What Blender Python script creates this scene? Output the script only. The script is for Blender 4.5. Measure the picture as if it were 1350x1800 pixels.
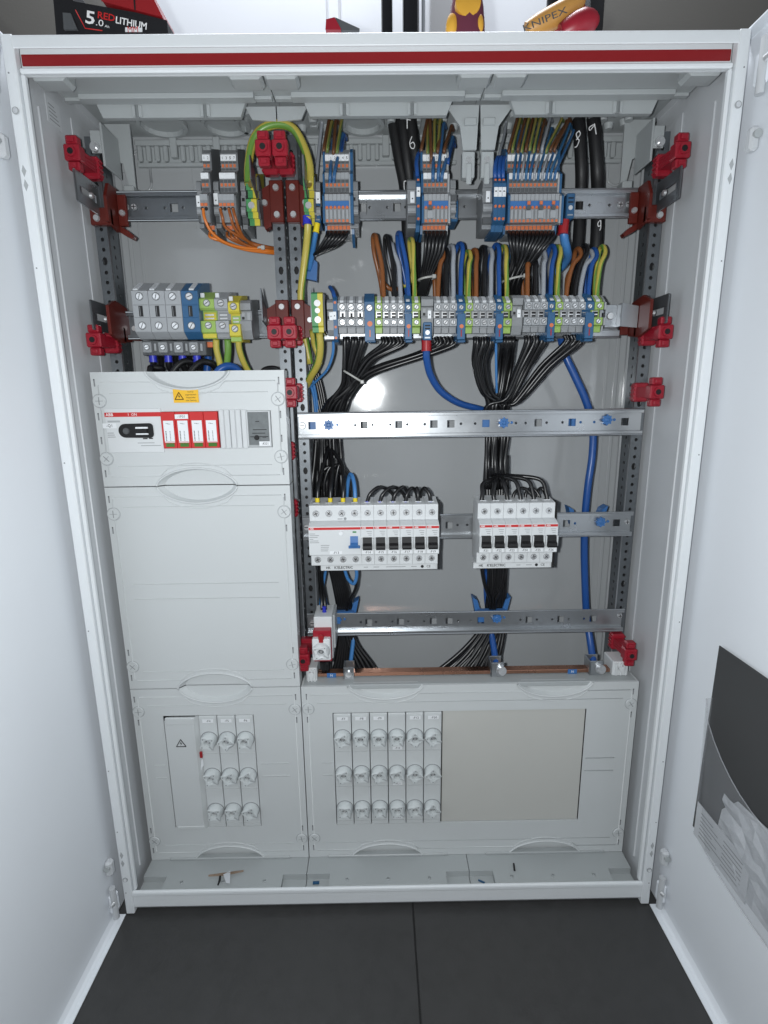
import bpy, math, random
from mathutils import Vector, Matrix, Euler
random.seed(7)
scene = bpy.context.scene
for o in list(bpy.data.objects): bpy.data.objects.remove(o)
COL = scene.collection
MM = 0.001
# ------------------------------------------------------------------ camera
CAMLOC = Vector((-4.3, -639.2, 713.8))                 # millimetres
CAMROT = Euler((math.radians(77.627), math.radians(0.687), math.radians(-0.569)), 'XYZ')
FPX = 921.6                                            # focal length in photograph pixels (1350 wide)
cam = bpy.data.cameras.new('camera'); cam.sensor_fit = 'HORIZONTAL'; cam.sensor_width = 36.0
cam.lens = FPX / 1350.0 * 36.0; cam.clip_start = 0.02; cam.clip_end = 50
camo = bpy.data.objects.new('camera', cam); COL.objects.link(camo)
camo.location = CAMLOC * MM; camo.rotation_euler = CAMROT
scene.camera = camo
# ------------------------------------------------------------------ light
world = bpy.data.worlds.new('World'); scene.world = world; world.use_nodes = True
bg = world.node_tree.nodes['Background']; bg.inputs[0].default_value = (0.86, 0.92, 1.0, 1); bg.inputs[1].default_value = 0.17
def lamp(name, kind, loc, energy, color=(1, 1, 1), **kw):
    l = bpy.data.lights.new(name, kind); l.energy = energy; l.color = color
    for k, v in kw.items(): setattr(l, k, v)
    o = bpy.data.objects.new(name, l); COL.objects.link(o); o.location = Vector(loc) * MM
    return o
lamp('phone_flash', 'POINT', CAMLOC + Vector((-30, 0, 6)), 16.5, (0.95, 0.985, 1.0), shadow_soft_size=0.007)
board_l = lamp('board_fill_lamp', 'AREA', (-60, 430, 2300), 30, (0.90, 0.94, 1.0), shape='RECTANGLE', size=1.0, size_y=0.25)  # unseen lamp added to brighten the white board behind the cabinet
vs = scene.view_settings; vs.view_transform = 'Standard'; vs.look = 'None'; vs.gamma = 1.0; vs.use_curve_mapping = False
vs.exposure = 0.0
scene.render.engine = 'CYCLES'
cy = scene.cycles; cy.max_bounces = 6; cy.diffuse_bounces = 3; cy.glossy_bounces = 3; cy.transparent_max_bounces = 8; cy.caustics_reflective = False; cy.caustics_refractive = False; cy.use_denoising = True
scene.render.resolution_x = 768; scene.render.resolution_y = 1024
# ------------------------------------------------------------------ photograph point -> place
CM = CAMROT.to_matrix()
def ray(px, py): return CM @ Vector(((px - 675) / FPX, -(py - 900) / FPX, -1.0))
def at(px, py, Y):
    d = ray(px, py); return CAMLOC + d * ((Y - CAMLOC.y) / d.y)
def atX(px, py, X):
    d = ray(px, py); return CAMLOC + d * ((X - CAMLOC.x) / d.x)
def atZ(px, py, Z):
    d = ray(px, py); return CAMLOC + d * ((Z - CAMLOC.z) / d.z)
# ------------------------------------------------------------------ materials
MATS = {}
def mat(name, col, rough=0.5, metal=0.0, var=0.0, scale=40, bump=0.0, bscale=900, spec=0.5, rvar=0.0, **kw):
    if name in MATS: return MATS[name]
    m = bpy.data.materials.new(name); m.use_nodes = True; nt = m.node_tree; b = nt.nodes['Principled BSDF']
    b.inputs['Base Color'].default_value = (*col, 1); b.inputs['Roughness'].default_value = rough
    b.inputs['Metallic'].default_value = metal; b.inputs['Specular IOR Level'].default_value = spec
    for k, v in kw.items():
        b.inputs[k].default_value = v
    tc = nt.nodes.new('ShaderNodeTexCoord')
    if var > 0 or rvar > 0:
        n = nt.nodes.new('ShaderNodeTexNoise'); n.inputs['Scale'].default_value = scale; n.inputs['Detail'].default_value = 6
        n.inputs['Roughness'].default_value = 0.65
        nt.links.new(tc.outputs['Object'], n.inputs['Vector'])
        if var > 0:
            mx = nt.nodes.new('ShaderNodeMixRGB'); mx.blend_type = 'MIX'
            mx.inputs[1].default_value = (*[c * (1 - var) for c in col], 1); mx.inputs[2].default_value = (*[min(1, c * (1 + var)) for c in col], 1)
            nt.links.new(n.outputs['Fac'], mx.inputs[0]); nt.links.new(mx.outputs[0], b.inputs['Base Color'])
        if rvar > 0:
            mr = nt.nodes.new('ShaderNodeMapRange'); mr.inputs[1].default_value = 0.3; mr.inputs[2].default_value = 0.7
            mr.inputs[3].default_value = max(0.03, rough - rvar); mr.inputs[4].default_value = min(1, rough + rvar)
            nt.links.new(n.outputs['Fac'], mr.inputs[0]); nt.links.new(mr.outputs[0], b.inputs['Roughness'])
    if bump > 0:
        n2 = nt.nodes.new('ShaderNodeTexNoise'); n2.inputs['Scale'].default_value = bscale; n2.inputs['Detail'].default_value = 3
        nt.links.new(tc.outputs['Object'], n2.inputs['Vector'])
        bp = nt.nodes.new('ShaderNodeBump'); bp.inputs['Strength'].default_value = bump; bp.inputs['Distance'].default_value = 0.0006
        nt.links.new(n2.outputs['Fac'], bp.inputs['Height']); nt.links.new(bp.outputs[0], b.inputs['Normal'])
    MATS[name] = m
    return m
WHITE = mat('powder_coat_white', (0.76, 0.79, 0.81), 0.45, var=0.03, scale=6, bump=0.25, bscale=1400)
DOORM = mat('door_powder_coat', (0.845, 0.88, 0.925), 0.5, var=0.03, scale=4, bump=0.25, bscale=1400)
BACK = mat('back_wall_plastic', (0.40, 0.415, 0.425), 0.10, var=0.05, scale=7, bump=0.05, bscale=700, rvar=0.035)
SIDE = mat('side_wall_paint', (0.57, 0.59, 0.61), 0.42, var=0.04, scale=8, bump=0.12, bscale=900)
PLATE = mat('grey_moulded_plastic', (0.40, 0.425, 0.43), 0.45, var=0.05, scale=12, bump=0.1, bscale=900)
COVER = mat('cover_plastic', (0.59, 0.615, 0.62), 0.42, var=0.025, scale=7, bump=0.2, bscale=1500)
CAPM = mat('fuse_cap_plastic', (0.60, 0.635, 0.64), 0.28, var=0.03, scale=30)
BLANKM = mat('beige_blank_panel', (0.54, 0.54, 0.51), 0.5, var=0.05, scale=8, bump=0.1)
RED = mat('red_plastic', (0.31, 0.013, 0.027), 0.38, var=0.15, scale=60)
REDTAPE = mat('red_seal', (0.25, 0.007, 0.010), 0.5, var=0.08, scale=30)
BROWN = mat('red_brown_plastic', (0.115, 0.016, 0.011), 0.35, var=0.12, scale=50)
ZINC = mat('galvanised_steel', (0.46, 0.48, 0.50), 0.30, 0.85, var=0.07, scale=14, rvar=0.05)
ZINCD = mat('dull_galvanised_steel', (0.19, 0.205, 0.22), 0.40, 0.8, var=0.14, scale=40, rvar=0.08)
SCREW = mat('bright_screw_steel', (0.80, 0.81, 0.82), 0.30, 0.75, var=0.12, scale=300)
BRASS = mat('yellow_zinc_screw', (0.62, 0.47, 0.16), 0.3, 1.0)
COPPER = mat('copper_bar', (0.50, 0.26, 0.18), 0.30, 1.0, var=0.15, scale=25, rvar=0.1)
TGREY = mat('terminal_grey', (0.235, 0.245, 0.255), 0.45, var=0.06, scale=70)
TGREYL = mat('terminal_light_grey', (0.33, 0.345, 0.36), 0.42, var=0.05, scale=70)
TDARK = mat('terminal_dark_grey', (0.085, 0.09, 0.095), 0.5, var=0.1, scale=70)
TBLUE = mat('terminal_blue', (0.026, 0.10, 0.215), 0.4, var=0.08, scale=70)
TBLUEL = mat('terminal_bright_blue', (0.045, 0.15, 0.38), 0.4, var=0.06, scale=70)
TGREEN = mat('terminal_green', (0.06, 0.25, 0.09), 0.4, var=0.08, scale=70)
TLIME = mat('terminal_lime_green', (0.28, 0.42, 0.10), 0.4, var=0.06, scale=70)
TYELL = mat('terminal_yellow', (0.55, 0.47, 0.05), 0.4, var=0.05, scale=70)
ORANGE = mat('orange_lever', (0.60, 0.16, 0.06), 0.45, var=0.08, scale=90)
ORANGEW = mat('orange_wire_pvc', (0.62, 0.17, 0.022), 0.35)
BLACK = mat('black_hole', (0.006, 0.006, 0.007), 0.6)
BLACKP = mat('black_plastic', (0.012, 0.012, 0.013), 0.55, spec=0.3, var=0.2, scale=50)
WBLACK = mat('black_wire_pvc', (0.008, 0.008, 0.009), 0.30)
WBLUE = mat('blue_wire_pvc', (0.015, 0.075, 0.28), 0.32)
WBLUE2 = mat('light_blue_wire_pvc', (0.055, 0.20, 0.47), 0.35)
WBROWN = mat('brown_wire_pvc', (0.22, 0.075, 0.022), 0.34)
WGREY = mat('grey_wire_pvc', (0.30, 0.32, 0.35), 0.34)
WGREEN = mat('green_wire_pvc', (0.13, 0.27, 0.045), 0.36)
WYELL = mat('yellow_wire_pvc', (0.46, 0.38, 0.07), 0.36)
LABELW = mat('white_marker', (0.78, 0.80, 0.82), 0.5)
LABELG = mat('pale_grey_marker', (0.62, 0.64, 0.66), 0.5)
INK = mat('black_ink', (0.01, 0.01, 0.012), 0.6)
INKG = mat('grey_ink', (0.25, 0.26, 0.27), 0.6)
INKW = mat('white_ink', (0.85, 0.85, 0.85), 0.6)
DEVW = mat('device_white_plastic', (0.66, 0.68, 0.69), 0.38, var=0.02, scale=40)
DEVG = mat('device_grey_plastic', (0.40, 0.42, 0.43), 0.4, var=0.04, scale=40)
STRIPR = mat('red_print', (0.55, 0.02, 0.02), 0.45)
FERY = mat('yellow_ferrule', (0.80, 0.62, 0.02), 0.4)
FERB = mat('blue_ferrule', (0.02, 0.03, 0.42), 0.35)
FERR = mat('red_ferrule', (0.32, 0.01, 0.015), 0.4)
TIE = mat('natural_cable_tie', (0.42, 0.42, 0.40), 0.4)
# ------------------------------------------------------------------ mesh builder
class MB:
    def __init__(s): s.v = []; s.f = []; s.m = []; s.s = []
    def add(s, vs_, fs, m, smooth=False):
        n = len(s.v); s.v += [tuple(p) for p in vs_]
        for f in fs: s.f.append(tuple(i + n for i in f)); s.m.append(m); s.s.append(smooth)
    def box(s, x0, x1, y0, y1, z0, z1, m, b=0.0):
        if x0 > x1: x0, x1 = x1, x0
        if y0 > y1: y0, y1 = y1, y0
        if z0 > z1: z0, z1 = z1, z0
        if b <= 0:
            s.add([(x0,y0,z0),(x1,y0,z0),(x1,y1,z0),(x0,y1,z0),(x0,y0,z1),(x1,y0,z1),(x1,y1,z1),(x0,y1,z1)],
                  [(0,3,2,1),(4,5,6,7),(0,1,5,4),(1,2,6,5),(2,3,7,6),(3,0,4,7)], m); return s
        b = min(b, (x1-x0)*.45, (y1-y0)*.45, (z1-z0)*.45)
        V = []; I = {}
        for i, x in enumerate((x0, x1)):
            for j, y in enumerate((y0, y1)):
                for k, z in enumerate((z0, z1)):
                    sx, sy, sz = (1-2*i)*b, (1-2*j)*b, (1-2*k)*b
                    I[i,j,k,0] = len(V); V.append((x, y+sy, z+sz))
                    I[i,j,k,1] = len(V); V.append((x+sx, y, z+sz))
                    I[i,j,k,2] = len(V); V.append((x+sx, y+sy, z))
        F = []
        for i in (0,1): F.append((I[i,0,0,0],I[i,1,0,0],I[i,1,1,0],I[i,0,1,0]))
        for j in (0,1): F.append((I[0,j,0,1],I[1,j,0,1],I[1,j,1,1],I[0,j,1,1]))
        for k in (0,1): F.append((I[0,0,k,2],I[1,0,k,2],I[1,1,k,2],I[0,1,k,2]))
        for i in (0,1):
            for j in (0,1): F.append((I[i,j,0,0],I[i,j,1,0],I[i,j,1,1],I[i,j,0,1]))
            for k in (0,1): F.append((I[i,0,k,0],I[i,1,k,0],I[i,1,k,2],I[i,0,k,2]))
        for j in (0,1):
            for k in (0,1): F.append((I[0,j,k,1],I[1,j,k,1],I[1,j,k,2],I[0,j,k,2]))
        for i in (0,1):
            for j in (0,1):
                for k in (0,1): F.append((I[i,j,k,0],I[i,j,k,1],I[i,j,k,2]))
        s.add(V, F, m); return s
    def prism(s, poly, axis, a0, a1, m, smooth=False):
        """poly: list of 2-D points; axis 'x': (y,z), 'y': (x,z), 'z': (x,y)"""
        n = len(poly)
        def p(q, a): return (a, q[0], q[1]) if axis == 'x' else ((q[0], a, q[1]) if axis == 'y' else (q[0], q[1], a))
        s.add([p(q, a0) for q in poly] + [p(q, a1) for q in poly], [tuple(range(n)), tuple(range(2*n-1, n-1, -1))], m)
        s.add([p(q, a0) for q in poly] + [p(q, a1) for q in poly], [(i, (i+1) % n, (i+1) % n + n, i + n) for i in range(n)], m, smooth)
        return s
    def cyl(s, c, axis, r, h, m, n=14, r2=None, cap=True, smooth=True):
        """from c along axis (vector or letter) by h"""
        ax = Vector({'x': (1,0,0), 'y': (0,1,0), 'z': (0,0,1)}[axis] if isinstance(axis, str) else axis).normalized()
        u = ax.orthogonal().normalized(); w = ax.cross(u); c = Vector(c); r2 = r if r2 is None else r2
        V = []
        for rr, hh in ((r, 0), (r2, h)):
            for i in range(n):
                a = 2*math.pi*i/n; V.append(c + ax*hh + (u*math.cos(a) + w*math.sin(a))*rr)
        s.add(V, [(i, (i+1) % n, (i+1) % n + n, i + n) for i in range(n)], m, smooth)
        if cap: s.add(V, [tuple(range(n)), tuple(range(n, 2*n))], m)
        return s
    def tube(s, pts, r, m, n=7, m2=None, twist=0.0, stripe=None, flat=None):
        pts = [Vector(p) for p in pts]; N = len(pts); V = []; F = []; FM = []
        t0 = (pts[1]-pts[0]).normalized(); u = t0.orthogonal().normalized()
        for i, p in enumerate(pts):
            t = (pts[min(i+1, N-1)] - pts[max(i-1, 0)])
            t = t.normalized() if t.length > 1e-6 else t0
            u = (u - t*u.dot(t)); u = u.normalized() if u.length > 1e-6 else t.orthogonal().normalized(); w = t.cross(u)
            rr = r[i] if isinstance(r, (list, tuple)) else r
            for k in range(n):
                a = 2*math.pi*k/n + twist*i
                V.append(p + (u*math.cos(a) + w*math.sin(a))*rr)
        base = len(s.v); s.v += [tuple(v) for v in V]
        for i in range(N-1):
            for k in range(n):
                s.f.append((base+i*n+k, base+i*n+(k+1) % n, base+(i+1)*n+(k+1) % n, base+(i+1)*n+k))
                s.m.append(m2 if (m2 and k in (stripe or (0, 1, 2))) else m); s.s.append(True)
        s.f.append(tuple(base+k for k in range(n))); s.m.append(m); s.s.append(False)
        s.f.append(tuple(base+(N-1)*n+k for k in range(n))); s.m.append(m); s.s.append(False)
        return s
    def ball(s, c, r, m, n=10, k=6, sy=1.0):
        c = Vector(c); V = [c + Vector((0, 0, r))]
        for j in range(1, k):
            th = math.pi*j/k
            for i in range(n):
                a = 2*math.pi*i/n; V.append(c + Vector((math.sin(th)*math.cos(a)*r, math.sin(th)*math.sin(a)*r*sy, math.cos(th)*r)))
        V.append(c - Vector((0, 0, r))); F = []
        for i in range(n): F.append((0, 1+i, 1+(i+1) % n)); F.append((len(V)-1, 1+(k-2)*n+i, 1+(k-2)*n+(i+1) % n))
        for j in range(k-2):
            for i in range(n): a = 1+j*n; F.append((a+i, a+(i+1) % n, a+n+(i+1) % n, a+n+i))
        s.add(V, F, m, True); return s
    def strip_holes(s, o, u, v, width, cells, m, back, mh=None):
        """strip starting at o, v = length direction, u = width direction; cells: list of (length, hole or None)
        hole = (kind, half_u, half_v[, offset_u]); back: vector of the plate's thickness"""
        o, u, v, back = Vector(o), Vector(u), Vector(v), Vector(back); t = 0.0
        for L, h in cells:
            if h is None:
                a, b_, c, d = o+v*t, o+u*width+v*t, o+u*width+v*(t+L), o+v*(t+L)
                s.add([a, b_, c, d], [(0, 1, 2, 3)], m)
            else:
                cu = width/2 + (h[3] if len(h) > 3 else 0); cv = L/2
                ring = [(width, cv), (width, L), (cu, L), (0, L), (0, cv), (0, 0), (cu, 0), (width, 0)]
                if h[0] == 'sq': hr = [(1, 0), (1, 1), (0, 1), (-1, 1), (-1, 0), (-1, -1), (0, -1), (1, -1)]
                else: hr = [(math.cos(math.pi*q/4), math.sin(math.pi*q/4)) for q in range(8)]
                A = [o + u*x + v*(t+y) for x, y in ring]
                B = [o + u*(cu + x*h[1]) + v*(t + cv + y*h[2]) for x, y in hr]
                Cc = [p + back for p in B]
                s.add(A + B, [(i, (i+1) % 8, (i+1) % 8 + 8, i + 8) for i in range(8)], m)
                s.add(B + Cc, [(i, (i+1) % 8, (i+1) % 8 + 8, i + 8) for i in range(8)], mh or m)
            t += L
        return s
    def mesh(s, name, loc=(0, 0, 0)):
        me = bpy.data.meshes.new(name); L = Vector(loc)
        me.from_pydata([((p[0]-L.x)*MM, (p[1]-L.y)*MM, (p[2]-L.z)*MM) for p in s.v], [], s.f)
        slots = []; idx = []
        for m in s.m:
            if m not in slots: slots.append(m)
            idx.append(slots.index(m))
        for m in slots: me.materials.append(m)
        me.polygons.foreach_set('material_index', idx); me.polygons.foreach_set('use_smooth', s.s)
        me.validate(); me.update()
        return me
    def build(s, name, parent=None, bevel=0.0, label=None, cat=None, group=None, kind=None, loc=None, seg=2):
        """parent: the thing or part this belongs to (its place is taken off); loc: own origin of a top-level mesh"""
        L = Vector(worldloc(parent)) if parent else Vector(loc or (0, 0, 0))
        o = bpy.data.objects.new(name, s.mesh(name, L)); COL.objects.link(o)
        if parent: o.parent = parent
        else: o.location = L*MM
        if bevel > 0:
            bm = o.modifiers.new('Bevel', 'BEVEL'); bm.width = bevel*MM; bm.segments = seg; bm.limit_method = 'ANGLE'; bm.angle_limit = math.radians(35)
        tag(o, label, cat, group, kind)
        return o
def worldloc(o):
    v = Vector((0, 0, 0))
    while o: v = v + o.location/MM; o = o.parent
    return v
def tag(o, label=None, cat=None, group=None, kind=None):
    if label: o['label'] = label
    if cat: o['category'] = cat
    if group: o['group'] = group
    if kind: o['kind'] = kind
    return o
def thing(name, label, cat, loc, group=None):
    o = bpy.data.objects.new(name, None); COL.objects.link(o); o.location = Vector(loc)*MM; o.empty_display_size = 0.01
    return tag(o, label, cat, group)
def copy_tree(src, parent=None, loc=None, label=None, rot=None, group=None, scale=None):
    c = src.copy(); COL.objects.link(c); c.parent = parent
    if loc is not None: c.location = Vector(loc)*MM
    if rot is not None: c.rotation_euler = rot
    if scale is not None: c.scale = scale
    if label: c['label'] = label
    if group: c['group'] = group
    for ch in src.children: copy_tree(ch, c)
    return c
def smooth_path(pts, k=6):
    """Catmull-Rom through the points"""
    P = [Vector(p) for p in pts]; P = [P[0]*2-P[1]] + P + [P[-1]*2-P[-2]]; out = []
    for i in range(1, len(P)-2):
        for j in range(k):
            t = j/k; a, b, c, d = P[i-1], P[i], P[i+1], P[i+2]
            out.append(0.5*((2*b) + (c-a)*t + (2*a-5*b+4*c-d)*t*t + (3*b-a-3*c+d)*t*t*t))
    out.append(P[-2]); return out
ORD = ['first','second','third','fourth','fifth','sixth','seventh','eighth','ninth','tenth','eleventh','twelfth','thirteenth','fourteenth','fifteenth','sixteenth']
# ------------------------------------------------------------------ lettering (all made at once while the scene is empty)
TEXTS = ['ABB','I','ON','-Q1','-1F01','-K01','5','.0','Ah','RED','LITHIUM','M','KNIPEX','HK','K’ELECTRIC','CE','Auch bei','ausgeschaltetem','Hauptschalter','unter Spannung',
  '-F4','-F5','-F6','-F7','-F8','-F9','-F10','-F12','-F20','-F5.1','-F6.2','-F13'] + ['-F%d' % i for i in range(14, 27) if i != 20] + ['N','PE','1','2','3','4','5','6','7','8','9']
TM = {}
def prepare_texts():
    tmp = []
    for t in dict.fromkeys(TEXTS):
        c = bpy.data.curves.new('lettering', 'FONT'); c.body = t; c.size = 1.0; c.align_x = 'CENTER'; c.align_y = 'CENTER'; c.resolution_u = 2
        if t in ('LITHIUM', 'RED', '5', 'ABB', 'K’ELECTRIC', 'HK'): c.offset = 0.018
        o = bpy.data.objects.new('lettering', c); COL.objects.link(o); tmp.append((t, o))
    bpy.context.view_layer.update(); dg = bpy.context.evaluated_depsgraph_get()
    for t, o in tmp:
        me = bpy.data.meshes.new_from_object(o.evaluated_get(dg)); TM[t] = ([tuple(v.co) for v in me.vertices], [tuple(p.vertices) for p in me.polygons])
        bpy.data.meshes.remove(me)
    for t, o in tmp: c = o.data; bpy.data.objects.remove(o); bpy.data.curves.remove(c)
prepare_texts()
def text(mb, t, size, c, m=None, u=(1, 0, 0), v=(0, 0, 1), sx=1.0, width=None):
    """letters of height about 0.7*size, centred at c, reading along u with v up"""
    V, F = TM[t]; c, u, v = Vector(c), Vector(u), Vector(v)
    if width: lo, hi = min(p[0] for p in V), max(p[0] for p in V); sx = width/((hi-lo)*size)
    mb.add([c + u*(p[0]*size*sx) + v*(p[1]*size) for p in V], F, m or INK); return mb
# ================================================================== floor and room behind
fl = MB()
TZ = -36.0
JX = atZ(733, 1700, TZ).x
for (x0, x1) in ((JX-600, JX-0.9), (JX+0.9, JX+600)):
    pass
FLOORM = mat('dark_floor_tile', (0.046, 0.0455, 0.0455), 0.45, var=0.22, scale=45, bump=0.25, bscale=220, rvar=0.12)
JOINT = mat('tile_joint', (0.018, 0.018, 0.018), 0.9)
fl.box(-3000, 3000, -3000, 1500, TZ-30, TZ-2.0, JOINT)
floor = fl.build('floor', kind='structure', loc=(0, 0, TZ-2))
for i, x0 in enumerate((JX-1200, JX-600, JX, JX+600)):
    for j, y0 in enumerate((-1140, -540, 60, 660)):
        q = MB(); q.box(x0+1.0, x0+599.0, y0+1.0, y0+599.0, TZ-12, TZ, FLOORM, 0.8); q.build('floor_tile', floor)
WALLM = mat('room_wall_paint', (0.115, 0.11, 0.10), 0.8, var=0.08, scale=3, bump=0.3, bscale=200)
w = MB(); w.box(-3000, 3000, 760, 800, TZ, 3000, WALLM); w.build('wall', kind='structure', loc=(0, 760, TZ))
# ================================================================== cabinet
CAB = thing('distribution_cabinet', 'open light grey electrical distribution cabinet standing on dark floor tiles', 'cabinet', (0, 110, -34))
XO, XI, ZT, ZB, YB = 391.0, 386.0, 1085.0, -34.0, 210.0
# back wall with a raised border and long shallow ribs
q = MB(); q.box(-XI, XI, YB, YB+4, ZB+2, ZT-4, BACK)
for sx in (-1, 1):
    q.box(sx*366, sx*372, YB-3, YB, 20, 1035, BACK, 1.2)
    q.box(sx*381, sx*385.5, YB-9, YB, 10, 1078, BACK, 2.0)
    q.box(sx*352, sx*356, YB-1.2, YB, 30, 1000, BACK, 0.5)
q.build('back_wall', CAB)
for sx in (-1, 1):
    q = MB()
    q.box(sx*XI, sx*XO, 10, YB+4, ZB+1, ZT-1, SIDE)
    q.box(sx*(XI-1.5), sx*XI, 111, YB, 6, 1060, SIDE, 0.5)       # rear liner sheet with the visible seam
    q.tube([(sx*XI, 44, 8), (sx*XI, 44, 1040)], 1.6, SIDE, 8)    # pressed bead
    # shallow moulded pockets along the rear of the wall
    for z0, z1 in ((560, 760), (330, 540), (110, 300)):
        q.box(sx*(XI-5), sx*(XI-1.4), 150, 182, z0, z1, WHITE if False else SIDE, 2.5)
        q.box(sx*(XI-8), sx*(XI-5.2), 157, 175, z0+10, z1-10, SIDE, 2)
    q.build('side_wall', CAB, 0.4)
    # door-side post of the front frame
    q = MB()
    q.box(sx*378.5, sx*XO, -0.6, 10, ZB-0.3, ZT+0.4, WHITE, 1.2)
    q.build('frame_post', CAB, 0)
    q = MB(); q.box(sx*373.5, sx*378.4, 2.5, 11, 3, 1052, WHITE, 2.2); q.build('frame_lip', CAB, 0)
    for zz in (1015, 28): q = MB(); q.cyl((sx*385, -1.6, zz), 'y', 3.8, 2, DEVG, 14, 3.2); q.cyl((sx*385, -2.2, zz), 'y', 2.6, 1.0, SCREW, 10); q.build('post_screw', CAB)
    for zz in (958, 944, 70, 56):     # punched diamond slots
        q = MB(); q.prism([(sx*383, zz), (sx*386, zz+6), (sx*388, zz), (sx*386, zz-6)], 'y', -0.75, 0.3, DEVG); q.build('slot', CAB)
    for zz in (1050, 860, 640, 420, 210, 110, 4): q = MB(); q.cyl((sx*387, -0.8, zz), 'y', 0.9, 0.6, INKG, 8); q.build('rivet_hole', CAB)
q = MB()
q.prism([(0, ZT-1.5), (1.5, ZT), (12, ZT), (12, 1082.2), (2.2, 1081.6), (2.2, 1073), (0.6, 1072.4), (0, 1073.4)], 'x', -XO+12.4, XO-12.4, WHITE)
q.build('frame_top', CAB, 0.5)
q = MB(); q.box(-XO+12.6, XO-12.6, 10, 12, 1052, 1082, WHITE); q.build('seal_channel', CAB)
q = MB(); q.box(-XO+13, XO-13, 2.5, 9.9, 1051.5, 1057.0, WHITE, 1.6); q.build('channel_lip', CAB)
q = MB()
q.box(-377, 377, 8.2, 9.9, 1061.0, 1071.6, REDTAPE, 0.5)
q.build('red_seal_strip', CAB, label='dark red seal strip along the top of the frame')
q = MB()
q.prism([(4.2, 4), (2, 4), (0.6, 3), (0, 1), (0, -3), (1.6, -4.5), (1.6, -24), (4, -27), (9, ZB), (12, ZB), (12, -26), (4.2, -22)], 'x', -XO+12.6, XO-12.6, WHITE)
q.build('frame_sill', CAB, 0.5)
q = MB()
q.box(-XI, XI, 12, YB, ZT-3, ZT-0.5, SIDE); q.build('roof', CAB)
q = MB(); q.box(-XI, XI, 22, YB, ZB+0.5, ZB+3, SIDE); q.build('base', CAB)
# moulded flange plates, three at the top and three at the bottom
ZR = 1080.0        # underside of the roof behind the beam
def flange_plate(x0, x1, top):
    s = 1 if top else -1
    zc = 1066.0 if top else 0.0                # the visible face
    Z = lambda d: zc - s*d                     # d millimetres proud of that face
    t = MB()
    if top: t.box(x0+0.5, x1-0.5, 12.5, 93, Z(0), zc + s*6, PLATE); t.box(x0+0.5, x1-0.5, 93, YB-0.5, ZR, ZR+1.5, PLATE)
    else:
        t.box(x0+0.5, x1-0.5, 29, YB-0.5, 0, -20, PLATE); t.box(x0+36, x1-36, 6, 29, 0, -20, PLATE); t.box(x0+0.5, x1-0.5, 5, 29, -10, -20, PLATE)
    yb = 84.0
    if top:
        t.box(x0+14, x1-14, 12.6, 26, Z(9), Z(-0.2), PLATE, 1.0)
        t.box(x0+22, x1-22, yb-14, yb, Z(5.5), Z(-0.2), PLATE, 0.8)
        t.box(x0+2, x1-2, yb-6, yb+2, Z(3.5), Z(-0.2), PLATE, 0.6)
        t.prism([(x0+34, Z(-.1)), (x0+42, Z(18.5)), (x1-42, Z(18.5)), (x1-34, Z(-.1))], 'y', yb+2.2, yb+9, PLATE)
        for xx in (x0+84, x1-84):
            t.box(xx-6, xx+6, yb+0.2, yb+2.1, Z(18), Z(5.7), PLATE, 0.5)
            t.tube([(xx, yb+1.5, Z(19)), (xx, yb+1.5, Z(6))], 2.6, PLATE, 8)
    else:
        t.box(x0+42, x1-42, 8, 10, Z(0.8), Z(-0.2), PLATE, 0.3)
        t.box(x0+30, x1-30, 57, 66, Z(4), Z(-0.2), PLATE, 1.0)
    o = t.build('flange_plate', CAB, 0)
    for sx in ((-1, 1) if top else ()):        # corner lugs either side of each seam
        xe = x0 if sx < 0 else x1
        l = MB(); l.box(xe - sx*0.8, xe - sx*38, 12.8 if top else 23, 40, Z(15 if top else 11), Z(-0.3), PLATE, 3.5); l.build('corner_lug', o, 0)
    for k in (1, 2, 3):
        d = MB(); xx = x0 + (x1-x0)*k/4.0; d.ball((xx, 33 if top else 18, Z(0)), 3.4 if top else 2.6, PLATE, 10, 6); d.build('dimple', o)
    return o
plates = []
for a in (-375, -125, 125):
    plates.append(flange_plate(a, a+250, True)); flange_plate(a, a+250, False)
# knock-outs and cable-entry membranes behind the beam
def ring(mb, c, r, w, h, m, n=22):
    c = Vector(c); V = []
    for rr, zz in ((r, 0), (r, -h), (r-w, -h), (r-w, 0)):
        for i in range(n): a = 2*math.pi*i/n; V.append(c + Vector((math.cos(a)*rr, math.sin(a)*rr, zz)))
    F = []
    for k in range(3):
        for i in range(n): F.append((k*n+i, k*n+(i+1) % n, (k+1)*n+(i+1) % n, (k+1)*n+i))
    mb.add(V, F, m, False)
for p, x0 in zip(plates, (-375, -125, 125)):
    if x0 < -300:
        for xx in (-292, -206, -160):
            t = MB(); ring(t, (xx, 168, ZR), 33, 5, 6, PLATE); t.build('knockout', p)
    else:
        t = MB(); ring(t, (x0+104, 168, ZR), 30, 6, 7, PLATE); t.build('knockout', p)
        rr = random.Random(x0)
        for k in range(26):
            xx = x0 + 20 + (k % 13)*17.5; yy = 150 + (k//13)*24 + (k % 2)*10
            if abs(xx-(x0+104)) < 36: continue
            t = MB(); t.cyl((xx, yy, ZR), (0, 0, -1), 7.0, 7, PLATE, 12, 5.4); t.build('membrane', p)
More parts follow.
